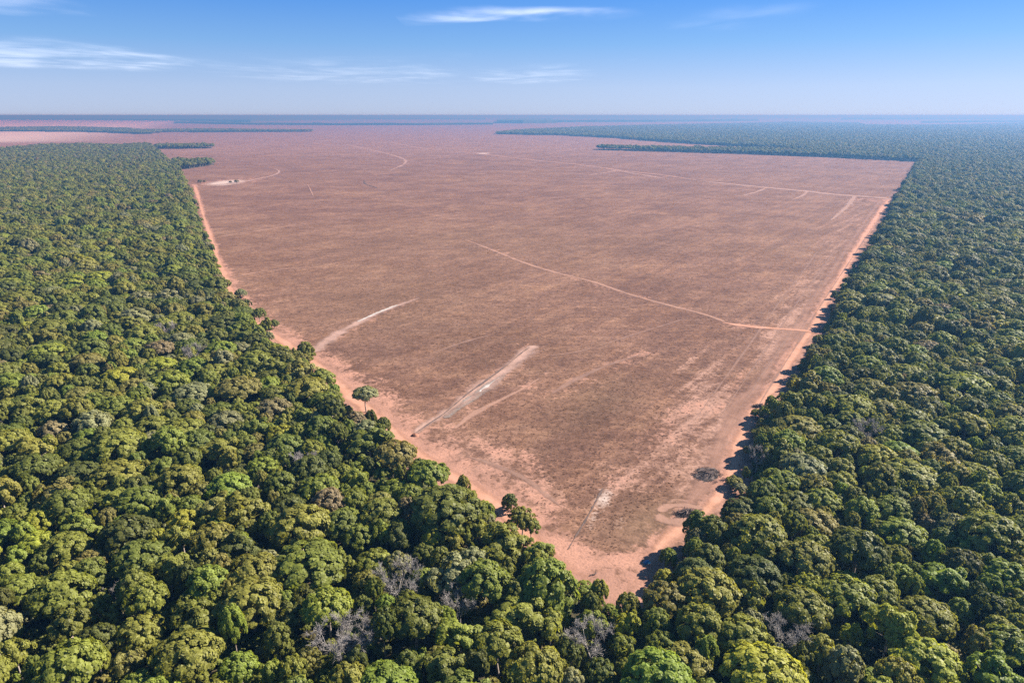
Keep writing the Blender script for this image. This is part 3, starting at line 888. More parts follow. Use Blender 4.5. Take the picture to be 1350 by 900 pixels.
# dart throwing, large crowns first, in the part of the forest near the camera
NEAR_Y = 640.0
def throw():
    cell = 8.0
    grid = {}
    pts = []
    def add(x, y, R):
        pts.append((x, y, R)); grid.setdefault((int(x // cell), int(y // cell)), []).append((x, y, R))
    def ok(x, y, R, k):
        cx, cy = int(x // cell), int(y // cell)
        for i in range(cx - 2, cx + 3):
            for j in range(cy - 2, cy + 3):
                for (a, b, q) in grid.get((i, j), ()):
                    dd = k * (R + q)
                    if (a - x) ** 2 + (b - y) ** 2 < dd * dd: return False
        return True
    for hnd in hand: add(hnd[0], hnd[1], hnd[2])
    for b_ in bare: add(b_[0], b_[1], b_[2] * 0.8)
    n0 = len(pts)
    classes = [(5.8, 7.6, 900, .84), (4.8, 5.8, 4500, .77), (3.6, 4.8, 16000, .72), (2.5, 3.6, 32000, .67), (1.8, 2.5, 50000, .64)]
    for (ra, rb, n, k) in classes:
        # candidates spread over the frustum plus a margin
        y = 55 + (NEAR_Y - 55) * np.sqrt(rng.random(n))
        half = 0.80 * y + 40
        x = rng.uniform(-1, 1, n) * half
        R = rng.uniform(ra, rb, n)
        m = in_forest(x, y)
        # keep crowns from reaching far over the road
        for s in (1,):
            for ang in range(0, 360, 60):
                m &= in_forest(x + np.cos(math.radians(ang)) * R * .7, y + np.sin(math.radians(ang)) * R * .7) | (R < 0)
        for X_, Y_, R_ in zip(x[m], y[m], R[m]):
            if ok(X_, Y_, R_, k): add(X_, Y_, R_)
    return pts[n0:]
near_pts = throw()

trees = []     # x, y, R, h, master, tint, note
for h_ in hand: trees.append(list(h_) + [True])
for (x, y, R) in near_pts:
    h = 7.2 + R * 0.56 + rng.uniform(-1.2, 1.4) + (rng.uniform(1.5, 3.2) if rng.random() < .05 else 0)
    h *= 1 + .09 * math.sin(x * .071 + 1.3 * math.sin(y * .043)) * math.sin(y * .059 + .7)
    if R > 4.6: st = rng.choice([0, 1, 2, 3, 5, 6, 10, 12, 4, 7])
    elif R > 3.2: st = rng.choice(len(STYLES))
    else: st = rng.choice([3, 4, 7, 8, 9, 11, 13])
    trees.append([x, y, R, h, int(st), int(rng.choice(NTINT, p=TW)), None, False])

# pick the ones that show largest as separate trees
LIM = 285
def shown(t):
    u, v, d = G2P(t[0], t[1], t[3] * 0.8)
    pr = F * t[2] / d
    inside = (-pr * .55 < u < 1350 + pr * .55) and (0 < v < 900 + pr * 0.45)
    return u, v, d, pr, inside
info = [shown(t) for t in trees]
order = sorted(range(len(trees)), key=lambda i: -info[i][3] if info[i][4] else 1e9)
single = [i for i in range(len(trees)) if trees[i][7]]
left_over = [i for i in order if info[i][4] and not trees[i][7]]
# a low tree almost covered by a taller neighbour nearer the camera does not count as one that shows
def covered(i):
    t = trees[i]; u, v, d, pr, _ = info[i]
    for j in left_over[:700] + single:
        if j == i: continue
        if info[j][2] < d and trees[j][3] > t[3]:
            if math.hypot(info[j][0] - u, (info[j][1] - v)) < info[j][3] * 0.75: return True
    return False
for i in left_over:
    if len(single) >= LIM: break
    if not covered(i): single.append(i)
single_set = set(single)

def tintval(i): return (i + 0.5) / NTINT

BARE_INFO = []
for b_ in bare:
    u, v, d = G2P(b_[0], b_[1], b_[3] * .8)
    BARE_INFO.append((u, v))

SIZE = lambda R: 'broad' if R > 5.2 else ('mid-sized' if R > 3.8 else 'small')
road_l = np.array([P2G(a, b) for a, b in ROAD_L_PX]); road_r = np.array([P2G(a, b) for a, b in ROAD_R_PX])
BARE_SHORT = ['largest bare tree', 'smaller bare tree', 'twiggy bare tree', 'pale lone bare tree', 'forest-bulge bare tree', 'purplish bare tree',
              'leaning bare tree', 'sparse bare tree', 'low bare tree', 'road-bend bare tree', 'thin bare tree', 'slim bare tree']
LAND = [(a, b, n) for (a, b), n in zip(BARE_INFO, BARE_SHORT)]
LAND += [(585, 650, 'huge dome tree'), (720, 755, 'bushy clearing-tip tree'), (826, 815, 'slender bright tree'), (1010, 868, 'yellowest flat-topped tree'),
         (815, 790, 'clearing tip'), (0, 900, 'lower left corner'), (1350, 900, 'lower right corner'), (0, 690, 'low left edge'),
         (1350, 690, 'low right edge'), (932, 625, 'brush pile'), (483, 543, 'lone umbrella tree'), (250, 900, 'left bottom edge'),
         (1180, 900, 'right bottom edge'), (660, 900, 'mid bottom edge')]
SECT = ['right of', 'above right of', 'above', 'above left of', 'left of', 'below left of', 'below', 'below right of']
NTH = ['', 'second-nearest', 'third-nearest', 'fourth-nearest', 'fifth-nearest', 'sixth-nearest', 'seventh-nearest', 'eighth-nearest']
NEWLAB = {}
def make_labels():
    groups = {}
    for i in single:
        if trees[i][6]: continue
        x, y, R, h, mi, ti = trees[i][:6]
        u, v = info[i][0], info[i][1]
        u = min(max(u, 0), 1350); v = min(v, 900)
        q = min(LAND, key=lambda L_: math.hypot(L_[0] - u, L_[1] - v))
        ds = math.hypot(q[0] - u, q[1] - v)
        sec = int(((math.degrees(math.atan2(q[1] - v, u - q[0])) + 382.5) % 360) // 45)
        key = (SIZE(R), TINTS[ti][0], SHAPE_WORD[MASTERS[mi][3]], SECT[sec], q[2])
        groups.setdefault(key, []).append((ds, i))
    for key, mem in groups.items():
        mem.sort()
        for k_, (ds, i) in enumerate(mem):
            a, b, c, d_, e = key
            pre = (NTH[k_] + ' ') if k_ else ('nearest ' if len(mem) > 1 else '')
            NEWLAB[i] = '%s%s %s %s tree %s %s' % (pre, a, b, c, d_, e)
make_labels()

crown_kinds = {}
for idx in single:
    x, y, R, h, mi, ti, note, _ = trees[idx]
    u, v, d, pr, _ = info[idx]
    cm, tm, top, st = MASTERS[mi]
    root = bpy.data.objects.new('forest_tree' if note is None else 'roadside_tree', None)
    COL.objects.link(root)
    sink = 0.42 if note and 'bush' in note else (0.25 if note and 'roadside' in note else 0.0)
    root.location = (x, y, -sink * h)
    root.rotation_euler = (0, 0, random.uniform(0, 6.283))
    root.scale = (R / RB, R / RB, h * (1 + sink) / top)
    root.empty_display_size = 1
    if note:
        lab = note
    else:
        lab = NEWLAB[idx]
    tag(root, lab, 'tree', 'trees of the surrounding forest')
    c_ = link('crown', cm, root)
    c_['tint'] = tintval(ti)
    link('trunk', tm, root)

bare_lab = ['largest bleached bare tree low in the left forest', 'smaller bare tree touching the largest bleached bare tree', 'grey twiggy bare tree left of the clearing tip',
            'pale bare tree alone among green crowns midway up left forest', 'grey bare tree left of the forest bulge by the road', 'purplish grey bare tree up and left of the pale bare tree',
            'leaning bare tree just under the clearing tip', 'grey sparse bare tree low in the right forest', 'small low bare tree toward lower left corner',
            'pale grey bare tree in the right forest near the road bend', 'thin bare tree between the twiggy bare tree and clearing tip', 'slim bare tree at right forest edge above the brush pile']
for i, (x, y, R, h) in enumerate(bare):
    am, bm_ = BARES[i % 3]
    root = bpy.data.objects.new('bare_tree', None)
    COL.objects.link(root)
    root.location = (x, y, 0); root.rotation_euler = (0.12 if i == 6 else 0, -0.25 if i == 6 else 0, i * 1.9)
    root.scale = (R / 5.4, R / 5.4, h / 10.8)
    tag(root, bare_lab[i], 'bare tree', 'leafless trees in the forest')
    link('trunk', am, root)
    link('twigs', bm_, root)

# ------------------------------------------------------------------ the rest of the forest: instances on points
def instancer(name, geos, label, pts, rot, scl, idx, tint):
    """One object: a cloud of points, each carrying one of the master plants."""
    me = bpy.data.meshes.new(name)
    me.vertices.add(len(pts))
    me.vertices.foreach_set('co', np.asarray(pts, dtype=np.float32).ravel())
    fattr(me, 'turn', np.stack([np.zeros(len(pts)), np.zeros(len(pts)), rot], -1).astype(np.float32), 'POINT', 'FLOAT_VECTOR')
    fattr(me, 'size', np.asarray(scl, dtype=np.float32), 'POINT', 'FLOAT_VECTOR')
    fattr(me, 'pick', np.asarray(idx, dtype=np.int32), 'POINT', 'INT')
    fattr(me, 'tint', np.asarray(tint, dtype=np.float32))
    o = link(name, me)
    ng = bpy.data.node_groups.new(name + '_nodes', 'GeometryNodeTree')
    ng.interface.new_socket('Geometry', in_out='INPUT', socket_type='NodeSocketGeometry')
    ng.interface.new_socket('Geometry', in_out='OUTPUT', socket_type='NodeSocketGeometry')
    N = ng.nodes; L = ng.links
    gi = N.new('NodeGroupInput'); go = N.new('NodeGroupOutput')
    iop = N.new('GeometryNodeInstanceOnPoints')
    def named(nm, typ):
        a = N.new('GeometryNodeInputNamedAttribute'); a.data_type = typ
        a.inputs['Name'].default_value = nm
        return [s for s in a.outputs if s.enabled][0]
    L.new(gi.outputs[0], iop.inputs['Points'])
    join = N.new('GeometryNodeJoinGeometry')
    for objs in geos:
        j = N.new('GeometryNodeJoinGeometry')
        for ob in objs:
            oi = N.new('GeometryNodeObjectInfo')
            oi.transform_space = 'ORIGINAL'
            oi.inputs['Object'].default_value = ob
            L.new(oi.outputs['Geometry'], j.inputs[0])
        g2i = N.new('GeometryNodeGeometryToInstance')
        L.new(j.outputs[0], g2i.inputs[0])
        L.new(g2i.outputs[0], join.inputs[0])
    L.new(join.outputs[0], iop.inputs['Instance'])
    iop.inputs['Pick Instance'].default_value = True
    L.new(named('pick', 'INT'), iop.inputs['Instance Index'])
    e2r = N.new('FunctionNodeEulerToRotation')
    L.new(named('turn', 'FLOAT_VECTOR'), e2r.inputs[0])
    L.new(e2r.outputs[0], iop.inputs['Rotation'])
    L.new(named('size', 'FLOAT_VECTOR'), iop.inputs['Scale'])
    L.new(iop.outputs[0], go.inputs[0])
    md = o.modifiers.new('scatter', 'NODES')
    md.node_group = ng
    return tag(o, label, None, None, 'stuff')

# one placed tree of every master kind supplies the shapes that are repeated
def find_child(mesh):
    for o in COL.objects:
        if o.data is mesh: return o
    return None
GEO = []
for mi, (cm, tm, top, st) in enumerate(MASTERS):
    oc, ot = find_child(cm), find_child(tm)
    if oc is not None and ot is not None: GEO.append((mi, [oc, ot]))
GEO_IDX = {mi: k for k, (mi, _) in enumerate(GEO)}

# near forest that is not built singly
rest = [trees[i] for i in range(len(trees)) if i not in single_set]
P, RT, SC, IX, TI = [], [], [], [], []
def push(x, y, R, h, mi, ti, z=0.0, sink=0.0):
    if mi not in GEO_IDX: mi = GEO[int(x * 7 + y) % len(GEO)][0]
    P.append((x, y, z - sink * h)); RT.append(rng.uniform(0, 6.283))
    SC.append((R / RB, R / RB, h * (1 + sink) / MASTERS[mi][2])); IX.append(GEO_IDX[mi]); TI.append(tintval(ti))
for t in rest: push(*t[:6])
# farther forest, on a loosened grid that widens with distance
def grid_fill(poly, y0, y1, spacing, halfk=0.80, pad=60, jit=0.42):
    out = []
    y = y0
    while y < y1:
        s = spacing(y)
        half = halfk * y + pad
        xs = np.arange(-half, half, s)
        xs = xs + rng.uniform(-jit, jit, len(xs)) * s
        ys = y + rng.uniform(-jit, jit, len(xs)) * s
        m = poly(xs, ys)
        out.append(np.stack([xs[m], ys[m], np.full(m.sum(), s)], -1))
        y += s
    return np.concatenate(out) if out else np.zeros((0, 3))
far = grid_fill(in_forest, NEAR_Y, 9500, lambda y: max(6.6, y / 230.0))
def push_far(arr):
    n = len(arr)
    R = arr[:, 2] * rng.uniform(0.42, 0.86, n)
    h = 6.4 + np.minimum(R, 6) * 0.75 + rng.uniform(-1.3, 2.2, n)
    mi = rng.integers(0, len(STYLES), n)
    ti = rng.choice(NTINT, n, p=TW)
    for a in range(n): push(arr[a, 0], arr[a, 1], R[a], h[a], int(mi[a]), int(ti[a]))
push_far(far)
instancer('forest', [g for _, g in GEO], 'dense green forest canopy on both sides of the brown field', P, RT, SC, IX, TI)
print('TRIS', sum(len(m[0].polygons) * 2 + len(m[1].polygons) * 2 for m in MASTERS), [len(m[0].polygons) for m in MASTERS])
print('TREES near', len(trees), 'single', len(single), 'stuff', len(P))

for poly, lab in ((WOOD_A, 'long hazy wood lying across the far left fields'), (WOOD_B, 'thin hazy strip of trees beyond the left forest corner'),
                  (WOOD_C, 'small dark tongue of trees jutting into field at left forest corner')):
    P, RT, SC, IX, TI = [], [], [], [], []
    ys = [p[1] for p in poly]
    arr = grid_fill(lambda a, b, poly=poly: inpoly(a, b, poly), min(ys), max(ys), lambda y: max(6.0, y / 260.0))
    push_far(arr)
    if P: instancer('far_wood', [g for _, g in GEO], lab, P, RT, SC, IX, TI)

# undergrowth in the gaps: low shrubs
P, RT, SC, IX, TI = [], [], [], [], []
ug = grid_fill(in_forest, 55, 420, lambda y: 3.1 + y / 180.0, jit=.5)
ug2 = []
edge_l = np.array(LEFT); edge_r = np.array(RIGHT)
for x, y, s in ug:
    push(x, y, rng.uniform(1.3, 2.6), rng.uniform(1.8, 4.4), int(rng.choice([3, 4, 7, 8, 9, 11, 13])), int(rng.choice(NTINT, p=TW)), sink=.45)
# scrub along the forest edges
for edge, sgn in ((catmull(LEFT, 2.2), 1), (catmull(RIGHT, 2.6), -1)):
    dd = np.gradient(edge, axis=0); dd /= np.linalg.norm(dd, axis=1)[:, None]
    for (ex, ey), (dx, dy) in zip(edge, dd):
        if ey > 700: continue
        if rng.random() < .15: continue
        off = rng.normal(-0.5, 1.8)
        # the forest lies to the right of the left outline (far to near) and to the right of the right outline (near to far)
        nx, ny = dy, -dx
        x, y = ex + nx * (-off), ey + ny * (-off)
        push(x, y, rng.uniform(1.0, 2.4), rng.uniform(1.2, 4.8), int(rng.choice([3, 4, 7, 8, 9, 11, 13])), int(rng.choice([1, 2, 3, 3, 4, 6, 7])), sink=.4)
instancer('undergrowth', [g for _, g in GEO], 'low shrubs filling gaps and edges of the forest', P, RT, SC, IX, TI)

# ------------------------------------------------------------------ woods near the horizon
def slab(name, px, top, label):
    base = [P2G(u, v) for u, v in px]
    # front and back edges given as one closed outline; subdivide and roughen the top
    ring = []
    for a, b in zip(base, base[1:] + base[:1]):
        n = max(1, int(np.linalg.norm(b - a) / 160))
        for k in range(min(n, 120)): ring.append(a + (b - a) * k / min(n, 120))
    ring = np.array(ring)
    n = len(ring)
    r = np.random.default_rng(n)
    ctr = ring.mean(0)
    zt = top * r.uniform(.75, 1.15, n)
    V = np.concatenate([np.c_[ring, np.zeros(n)], np.c_[ring, zt], np.c_[ctr * .03 + ring * .97, zt * r.uniform(.9, 1.15, n)]])
    i = np.arange(n); j = (i + 1) % n
    side = np.stack([i, j, j + n, i + n], -1)
    lip = np.stack([i + n, j + n, j + 2 * n, i + 2 * n], -1)
    me = bpy.data.meshes.new(name)
    me.from_pydata(V.tolist(), [], side.tolist() + lip.tolist() + [list(range(2 * n, 3 * n))])
    me.materials.append(M_CANOPY)
    me.update()
    return tag(link(name, me), label, None, None, 'stuff')
slab('far_wood', [(-200, 158.2), (0, 158.0), (120, 158.4), (240, 159.6), (330, 161.2), (340, 160.4), (400, 159.0), (480, 157.6), (480, 156.2), (300, 155.2), (0, 154.0), (-200, 154.0)], 26, 'blue forest band on the horizon at far left')
slab('far_wood', [(230, 162.4), (330, 164.6), (450, 165.2), (560, 165.0), (650, 164.4), (650, 163.7), (560, 164.2), (450, 164.3), (340, 163.4), (230, 161.7)], 15, 'thin blue wooded line across the far plain')
slab('far_wood', [(655, 162.6), (690, 163.0), (735, 162.4), (735, 160.2), (700, 159.0), (655, 160.2)], 34, 'low hazy wooded rise near horizon in the middle')
slab('far_wood', [(735, 161.2), (860, 160.8), (1000, 159.6), (1000, 158.6), (860, 159.4), (735, 160.0)], 24, 'hazy wooded line on horizon right of the middle')
slab('far_wood', [(1215, 162.2), (1350, 161.0), (1500, 160.8), (1500, 159.8), (1350, 159.6), (1215, 161.2)], 18, 'thin hazy wooded line at far right')
slab('far_wood', [(1110, 157.8), (1350, 157.4), (1500, 157.4), (1500, 156), (1350, 156), (1110, 156.6)], 34, 'faint blue wooded skyline at far right')
slab('far_wood', [(480, 157.2), (640, 157.4), (640, 156.2), (480, 156.0)], 22, 'faint blue wooded skyline left of the middle')

# low flat-topped hills on the skyline
def mesa(u0, u1, v, hh, label):
    a = P2G(u0, v); b = P2G(u1, v)
    n = 26
    t = np.linspace(0, 1, n)
    prof = np.clip(np.minimum(t / .2, (1 - t) / .12), 0, 1) ** .8
    r = np.random.default_rng(int(u0))
    prof = prof * (0.9 + 0.1 * r.random(n))
    depth = [0, .25, .75, 1]; hk = [0, 1, 1, 0]
    D = 4000.0
    V = []
    for dq, hq in zip(depth, hk):
        for k in range(n):
            p = a + (b - a) * t[k]
            V.append((p[0], p[1] + dq * D, hh * prof[k] * hq - 0.5))
    f = [[q * n + k, q * n + k + 1, (q + 1) * n + k + 1, (q + 1) * n + k] for q in range(3) for k in range(n - 1)]
    me = bpy.data.meshes.new('hill'); me.from_pydata(V, [], f); me.materials.append(M_CANOPY); me.update()
    for pz in me.polygons: pz.use_smooth = True
    return tag(link('hill', me), label, None, None, 'structure')
mesa(760, 870, 156.5, 75, 'low flat-topped hill on the skyline right of centre')
mesa(850, 950, 157.2, 60, 'lower flat-topped hill ending on the skyline')

# ------------------------------------------------------------------ dry stubble tufts on the near field
def tuft_mesh(seed):
    r = np.random.default_rng(seed)
    n = 11
    V, Fq = [], []
    for i in range(n):
        ph = r.uniform(0, 6.283); ln = r.uniform(.25, .6); lean = r.uniform(.1, .8)
        b = np.array([r.uniform(-.25, .25), r.uniform(-.25, .25), -.02])
        d = np.array([math.cos(ph) * lean, math.sin(ph) * lean, 1.0]); d /= np.linalg.norm(d)
        s = np.array([-math.sin(ph), math.cos(ph), 0]) * r.uniform(.03, .07)
        k = len(V)
        V += [b - s, b + s, b + d * ln + s * .4, b + d * ln - s * .4]
        Fq.append([k, k + 1, k + 2, k + 3])
    return mesh_np('tuft', np.array(V), np.array(Fq), M_STRAW)
CLEAR = LEFT[4:] + RIGHT[:-4]
tm1, tm2 = tuft_mesh(1), tuft_mesh(2)
tuf = []
for k, tmm in enumerate((tm1, tm2)):
    px = [(770, 640), (690, 560)][k]
    g = P2G(*px)
    o = link('grass_tuft', tmm, None, (g[0], g[1], 0))
    tag(o, ['dry grass tuft beside the dark gully', 'dry grass tuft out in stubble right of middle sandy strip'][k], 'grass tuft', 'dry tufts standing in the field')
    tuf.append(o)
P, RT, SC, IX, TI = [], [], [], [], []
n = 42000
yy = 120 * (620 / 120) ** rng.random(n)
xx = rng.uniform(-1, 1, n) * yy * .6
m = inpoly(xx, yy, CLEAR)
dl = seg_dist(xx, yy, road_l); dr = seg_dist(xx, yy, road_r)
m &= (dl > 5.5 + 7 * rng.random(n)) & (dr > 4.5 + 4 * rng.random(n))
uu, vv, _ = G2P(xx, yy, 0.0)
thin = 0.75 * gauss_px(uu, vv, 815, 740, 80, 22) + .5 * gauss_px(uu, vv, 650, 625, 90, 34, 33) + 0.5 * gauss_px(uu, vv, 900, 560, 100, 30, -40)
for strip in ([(412, 466), (445, 440), (500, 413), (560, 391)], [(706, 454), (672, 484), (622, 520), (580, 549), (545, 574)]):
    m &= seg_dist(xx, yy, [P2G(*q) for q in strip]) > 4.0
m &= rng.random(n) > thin
m &= rng.random(n) < np.clip((620 - yy) / 380, 0, 1)
for rb_ in RIBBONS:
    m &= seg_dist(xx, yy, rb_[0]) > rb_[1]
xx, yy = xx[m], yy[m]
for x, y in zip(xx, yy):
    s = rng.uniform(.4, 1.05) * (0.85 + y / 900)
    P.append((x, y, 0)); RT.append(rng.uniform(0, 6.283)); SC.append((s, s, s * rng.uniform(.3, .7))); IX.append(int(rng.integers(0, 2))); TI.append(0)
instancer('stubble', [[tuf[0]], [tuf[1]]], 'dry brown stubble covering the field', P, RT, SC, IX, TI)
print('TUFTS', len(P))

# ------------------------------------------------------------------ small things on the open ground
def brush_pile(u, v, a, b, h, rot, label, seed):
    r = np.random.default_rng(seed)
    x, y = P2G(u, v)
    root = bpy.data.objects.new('brush_pile', None); COL.objects.link(root)
    root.location = (x, y, 0); root.rotation_euler = (0, 0, rot)
    tag(root, label, 'brush pile', 'heaps of cleared brushwood')
    # earth and litter core
    n, mth = 18, 6
    V = [(0, 0, h * .62)]
    for i in range(1, mth + 1):
        t = i / mth
        for k in range(n):
            ph = k * 6.283 / n
            q = 1 + .22 * math.sin(2 * ph + seed) + .12 * math.sin(5 * ph + 2 * seed) + r.uniform(-.1, .1)
            V.append((a * t * q * math.cos(ph), b * t * q * math.sin(ph), max(-.1, h * .62 * (1 - t ** 1.7) * r.uniform(.6, 1.3)) if i < mth else -.1))
    f3 = [[0, 1 + k, 1 + (k + 1) % n] for k in range(n)]
    f4 = [[1 + (i - 1) * n + k, 1 + i * n + k, 1 + i * n + (k + 1) % n, 1 + (i - 1) * n + (k + 1) % n] for i in range(1, mth) for k in range(n)]
    link('litter_mound', mesh_np('litter_mound', np.array(V), [np.array(f4), np.array(f3)], M_STICK), root)
    # sticks
    acc = Acc()
    for i in range(150):
        ph = r.uniform(0, 6.283); rr = math.sqrt(r.random()) * (1.05 + .22 * math.sin(2 * ph + seed) + .12 * math.sin(5 * ph + 2 * seed))
        p = np.array([a * rr * math.cos(ph), b * rr * math.sin(ph), h * max(0, 1 - rr ** 1.6) * r.uniform(.3, .95) + .1])
        d = r.normal(0, 1, 3) * np.array([1, .6, .35]); d /= np.linalg.norm(d)
        ln = r.uniform(.6, 2.0)
        acc.add(*tube([p - d * ln * .5, p + r.normal(0, .08, 3), p + d * ln * .5], [.07, .055, .025], 4))
    st = link('sticks', acc.mesh('sticks', M_STICK), root); st['kind'] = 'stuff'
    for i in range(7):
        ph = r.uniform(0, 6.283); rr = r.uniform(.1, .7)
        p = np.array([a * rr * math.cos(ph), b * rr * math.sin(ph), h * (1 - rr ** 1.6) * .8 + .15])
        d = np.array([math.cos(i * 1.1), math.sin(i * 1.1) * .6, r.uniform(-.15, .25)])
        ln = r.uniform(2.2, 3.8)
        ac = Acc(); ac.add(*tube([p - d * ln * .5, p, p + d * ln * .5], [.15, .13, .07], 6))
        link('branch', ac.mesh('branch', M_LOG), root)
brush_pile(932, 625, 4.3, 3.2, 1.1, .3, 'dark oval heap of brushwood beside tree shadows on right', 31)
brush_pile(906, 677, 3.0, 1.7, 0.8, .2, 'low heap of brushwood inside the bare soil ring', 32)
brush_pile(1000, 536, 1.6, 1.2, .7, .1, 'small dark brushwood heap by shadows up the right edge', 33)

def fallen_log(u, v, label):
    x, y = P2G(u, v)
    root = bpy.data.objects.new('fallen_branch', None); COL.objects.link(root)
    root.location = (x, y, .05); root.rotation_euler = (0, 0, .25)
    tag(root, label, 'branch')
    a = Acc(); a.add(*tube([(-.9, -.1, .12), (-.2, .06, .2), (.5, .0, .22), (.85, .25, .3)], [.07, .09, .10, .07], 6))
    link('stem', a.mesh('stem', M_LOG), root)
    a = Acc(); a.add(*tube([(.5, 0, .22), (.7, .4, .6), (.62, .6, .95)], [.08, .06, .03], 5)); a.add(*tube([(.66, .33, .5), (.95, .5, .75)], [.04, .02], 4))
    link('fork', a.mesh('fork', M_LOG), root)
fallen_log(782, 758, 'dark crooked branch lying on bare soil at the clearing tip')

def earth_mound(u, v, label):
    x, y = P2G(u, v)
    r = np.random.default_rng(5)
    n, mth = 16, 5
    V = [(0, 0, .75)]
    for i in range(1, mth + 1):
        t = i / mth
        for k in range(n):
            q = 1 + r.uniform(-.16, .16)
            V.append((1.3 * t * q * math.cos(k * 6.283 / n), 1.0 * t * q * math.sin(k * 6.283 / n), .75 * (1 - t ** 1.6) * r.uniform(.7, 1.2) if i < mth else -.05))
    f3 = [[0, 1 + k, 1 + (k + 1) % n] for k in range(n)]
    f4 = [[1 + (i - 1) * n + k, 1 + i * n + k, 1 + i * n + (k + 1) % n, 1 + (i - 1) * n + (k + 1) % n] for i in range(1, mth) for k in range(n)]
    o = link('earth_mound', mesh_np('earth_mound', np.array(V), [np.array(f4), np.array(f3)], M_RED), None, (x, y, 0))
    tag(o, label, 'earth mound')
earth_mound(547, 574, 'small rust red mound of earth where ditch meets road')

def blue_sheet(u, v, label):
    x, y = P2G(u, v)
    root = bpy.data.objects.new('tarpaulin', None); COL.objects.link(root)
    root.location = (x, y, 0); root.rotation_euler = (0, 0, .3); root.scale = (.62, .62, .55)
    tag(root, label, 'tarpaulin')
    r = np.random.default_rng(8)
    nx, ny = 16, 12
    V = []
    for j in range(ny + 1):
        for i in range(nx + 1):
            a = i / nx * 2 - 1; b = j / ny * 2 - 1
            q = max(abs(a), abs(b))
            z = 0.95 * (1 - max(0, q - .55) / .45) if q > .55 else .95
            z = max(.03, z * (1 + .12 * math.sin(a * 5 + 1) * math.cos(b * 4)) + r.uniform(-.05, .05))
            V.append((a * 1.25 * (1 + .06 * math.sin(b * 7)), b * .9 * (1 + .06 * math.sin(a * 8)), z))
    f = [[j * (nx + 1) + i, j * (nx + 1) + i + 1, (j + 1) * (nx + 1) + i + 1, (j + 1) * (nx + 1) + i] for j in range(ny) for i in range(nx)]
    link('sheet', mesh_np('sheet', np.array(V), np.array(f), M_BLUE, True), root)
    a = Acc()
    for k in range(6):
        an = k * 1.047
        p = np.array([1.2 * math.cos(an), .9 * math.sin(an), .08])
        d = np.array([-math.sin(an), math.cos(an), 0]) * .5
        a.add(*tube([p - d, p + d], [.08, .07], 6))
    link('poles', a.mesh('poles', M_LOG), root)['kind'] = 'stuff'
blue_sheet(853, 741.5, 'small blue plastic sheet over a pile in the shade at the clearing tip')

# lone shrubs by the far sandy track
for k, (u, v, R, h) in enumerate([(264, 241, 3.6, 4.5), (270, 240.5, 2.6, 3.6), (304, 241.5, 2.4, 3.6), (312, 241, 3.8, 4.4)]):
    x, y = P2G(u, v)
    cm, tm, top, st = MASTERS[3]
    root = bpy.data.objects.new('shrub', None); COL.objects.link(root)
    root.location = (x, y, -.4 * h); root.rotation_euler = (0, 0, k * 1.3); root.scale = (R / RB, R / RB, 1.4 * h / top)
    tag(root, ['leftmost dark shrub beside the far sandy track', 'second dark shrub from left beside the far sandy track',
               'third dark shrub from left beside the far sandy track', 'rightmost dark shrub beside the far sandy track'][k], 'shrub', 'lone shrubs by the far sandy track')
    c_ = link('crown', cm, root); c_['tint'] = tintval(T['brownish'])
    link('trunk', tm, root)

# ------------------------------------------------------------------ thin high clouds
def mat_cloud():
    k = NT('thin_ice_cloud')
    tc = k.n('ShaderNodeTexCoord')
    v1 = k.scaled(tc.outputs['Object'], (1 / 9000, 1 / 14000, 1 / 9000))
    n1 = k.noise(1.0, 4, 0.55, v1, 0.3)
    v2 = k.scaled(tc.outputs['Object'], (1 / 3600, 1 / 6000, 1 / 3600))
    n2 = k.noise(1.0, 3, 0.5, v2, 0.2)
    e = k.attr('edge').outputs['Fac']
    s = k.math('ADD', k.math('MULTIPLY', n1, 0.7), k.math('MULTIPLY', n2, 0.3))
    a = k.math('MULTIPLY', k.sstep(s, 0.36, 0.70), k.sstep(k.math('ADD', e, k.math('MULTIPLY', k.math('SUBTRACT', n1, 0.5), 0.9)), 0.0, 0.9))
    a = k.math('MULTIPLY', a, k.attr('thick', 'OBJECT').outputs['Fac'])
    df = k.n('ShaderNodeBsdfDiffuse'); df.inputs[0].default_value = (.95, .95, .95, 1)
    tl = k.n('ShaderNodeBsdfTranslucent'); tl.inputs[0].default_value = (.95, .95, .95, 1)
    m1 = k.n('ShaderNodeMixShader'); m1.inputs[0].default_value = .75
    k.l(df.outputs[0], m1.inputs[1]); k.l(tl.outputs[0], m1.inputs[2])
    tr = k.n('ShaderNodeBsdfTransparent')
    mx = k.n('ShaderNodeMixShader')
    k.l(a, mx.inputs[0]); k.l(tr.outputs[0], mx.inputs[1]); k.l(m1.outputs[0], mx.inputs[2])
    return k.done(mx.outputs[0])
M_CLOUD = mat_cloud()
ALT = 6000.0
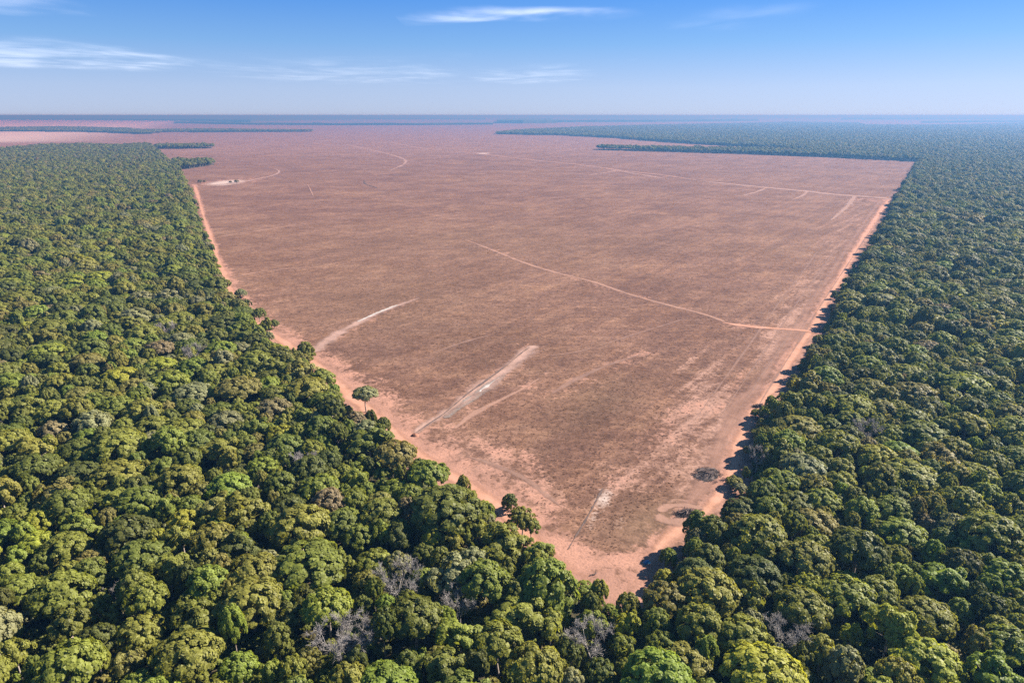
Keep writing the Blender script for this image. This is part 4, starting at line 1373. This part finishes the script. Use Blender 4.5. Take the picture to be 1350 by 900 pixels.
def cloud(u0, u1, v0, v1, thick, label, skew=0.0):
    c = [P2G(u, v, ALT) for u, v in ((u0, v1), (u1, v1), (u1, v0), (u0, v0))]
    yn, yf = c[0][1], c[2][1]
    xm = (c[0][0] + c[1][0] + c[2][0] + c[3][0]) / 4
    wx = (c[1][0] - c[0][0] + c[2][0] - c[3][0]) / 4
    ym = (yn + yf) / 2; wy = abs(yf - yn) / 2
    nx, ny = 60, 24
    a = np.linspace(-1, 1, nx + 1)[None, :] * np.ones((ny + 1, 1)); b = np.linspace(-1, 1, ny + 1)[:, None] * np.ones((1, nx + 1))
    V = np.stack([a * wx, b * wy + skew * a * wy, 120 * np.sin(a * 3 + b * 2)], -1).reshape(-1, 3)
    i = np.arange(ny)[:, None]; j = np.arange(nx)[None, :]
    f = np.stack([i * (nx + 1) + j, i * (nx + 1) + j + 1, (i + 1) * (nx + 1) + j + 1, (i + 1) * (nx + 1) + j], -1).reshape(-1, 4)
    me = mesh_np('cloud', V, f, M_CLOUD, True)
    e = np.clip(1 - np.sqrt(a * a + b * b), 0, 1).ravel()
    e = np.clip(e * 1.5, 0, 1)
    fattr(me, 'edge', e.astype(np.float32))
    o = link('cloud', me, None, (xm, ym, ALT))
    o['thick'] = thick
    return tag(o, label, 'cloud', 'thin high clouds')
cloud(520, 860, 5, 33, 0.32, 'bright streak of thin cloud at the top middle of the sky')
cloud(-160, 260, 32, 97, 0.19, 'wide wispy cloud at upper left of the sky', skew=-.2)
cloud(280, 640, 66, 114, 0.08, 'faint veil of cloud below and left of the bright streak')
cloud(610, 790, 78, 114, 0.10, 'faint short cloud below the bright streak')
cloud(880, 1060, -4, 46, 0.05, 'very faint wisp of cloud right of the bright streak')
cloud(-60, 130, -14, 26, 0.13, 'small wisp of cloud in the top left corner')

# ------------------------------------------------------------------ haze: the air itself
def build_haze():
    x, y0, y1, z0, z1 = 53000, -53000, 53000, -1.0, H + 2.5
    V = [(-x, y0, z0), (x, y0, z0), (x, y1, z0), (-x, y1, z0), (-x, y0, z1), (x, y0, z1), (x, y1, z1), (-x, y1, z1)]
    f = [[0, 3, 2, 1], [4, 5, 6, 7], [0, 1, 5, 4], [1, 2, 6, 5], [2, 3, 7, 6], [3, 0, 4, 7]]
    me = bpy.data.meshes.new('haze'); me.from_pydata(V, [], f); me.update()
    k = NT('air_haze')
    pv = k.n('ShaderNodeVolumePrincipled')
    pv.inputs['Color'].default_value = (0.074, 0.205, 0.41, 1)
    pv.inputs['Absorption Color'].default_value = (0.384, 0.06, 0.0, 1)
    pv.inputs['Density'].default_value = HAZE
    pv.inputs['Anisotropy'].default_value = 0.28
    k.l(pv.outputs[0], k.out.inputs['Volume'])
    me.materials.append(k.m)
    tag(link('haze', me), 'pale blue haze over the whole plain', None, None, 'stuff')
build_haze()
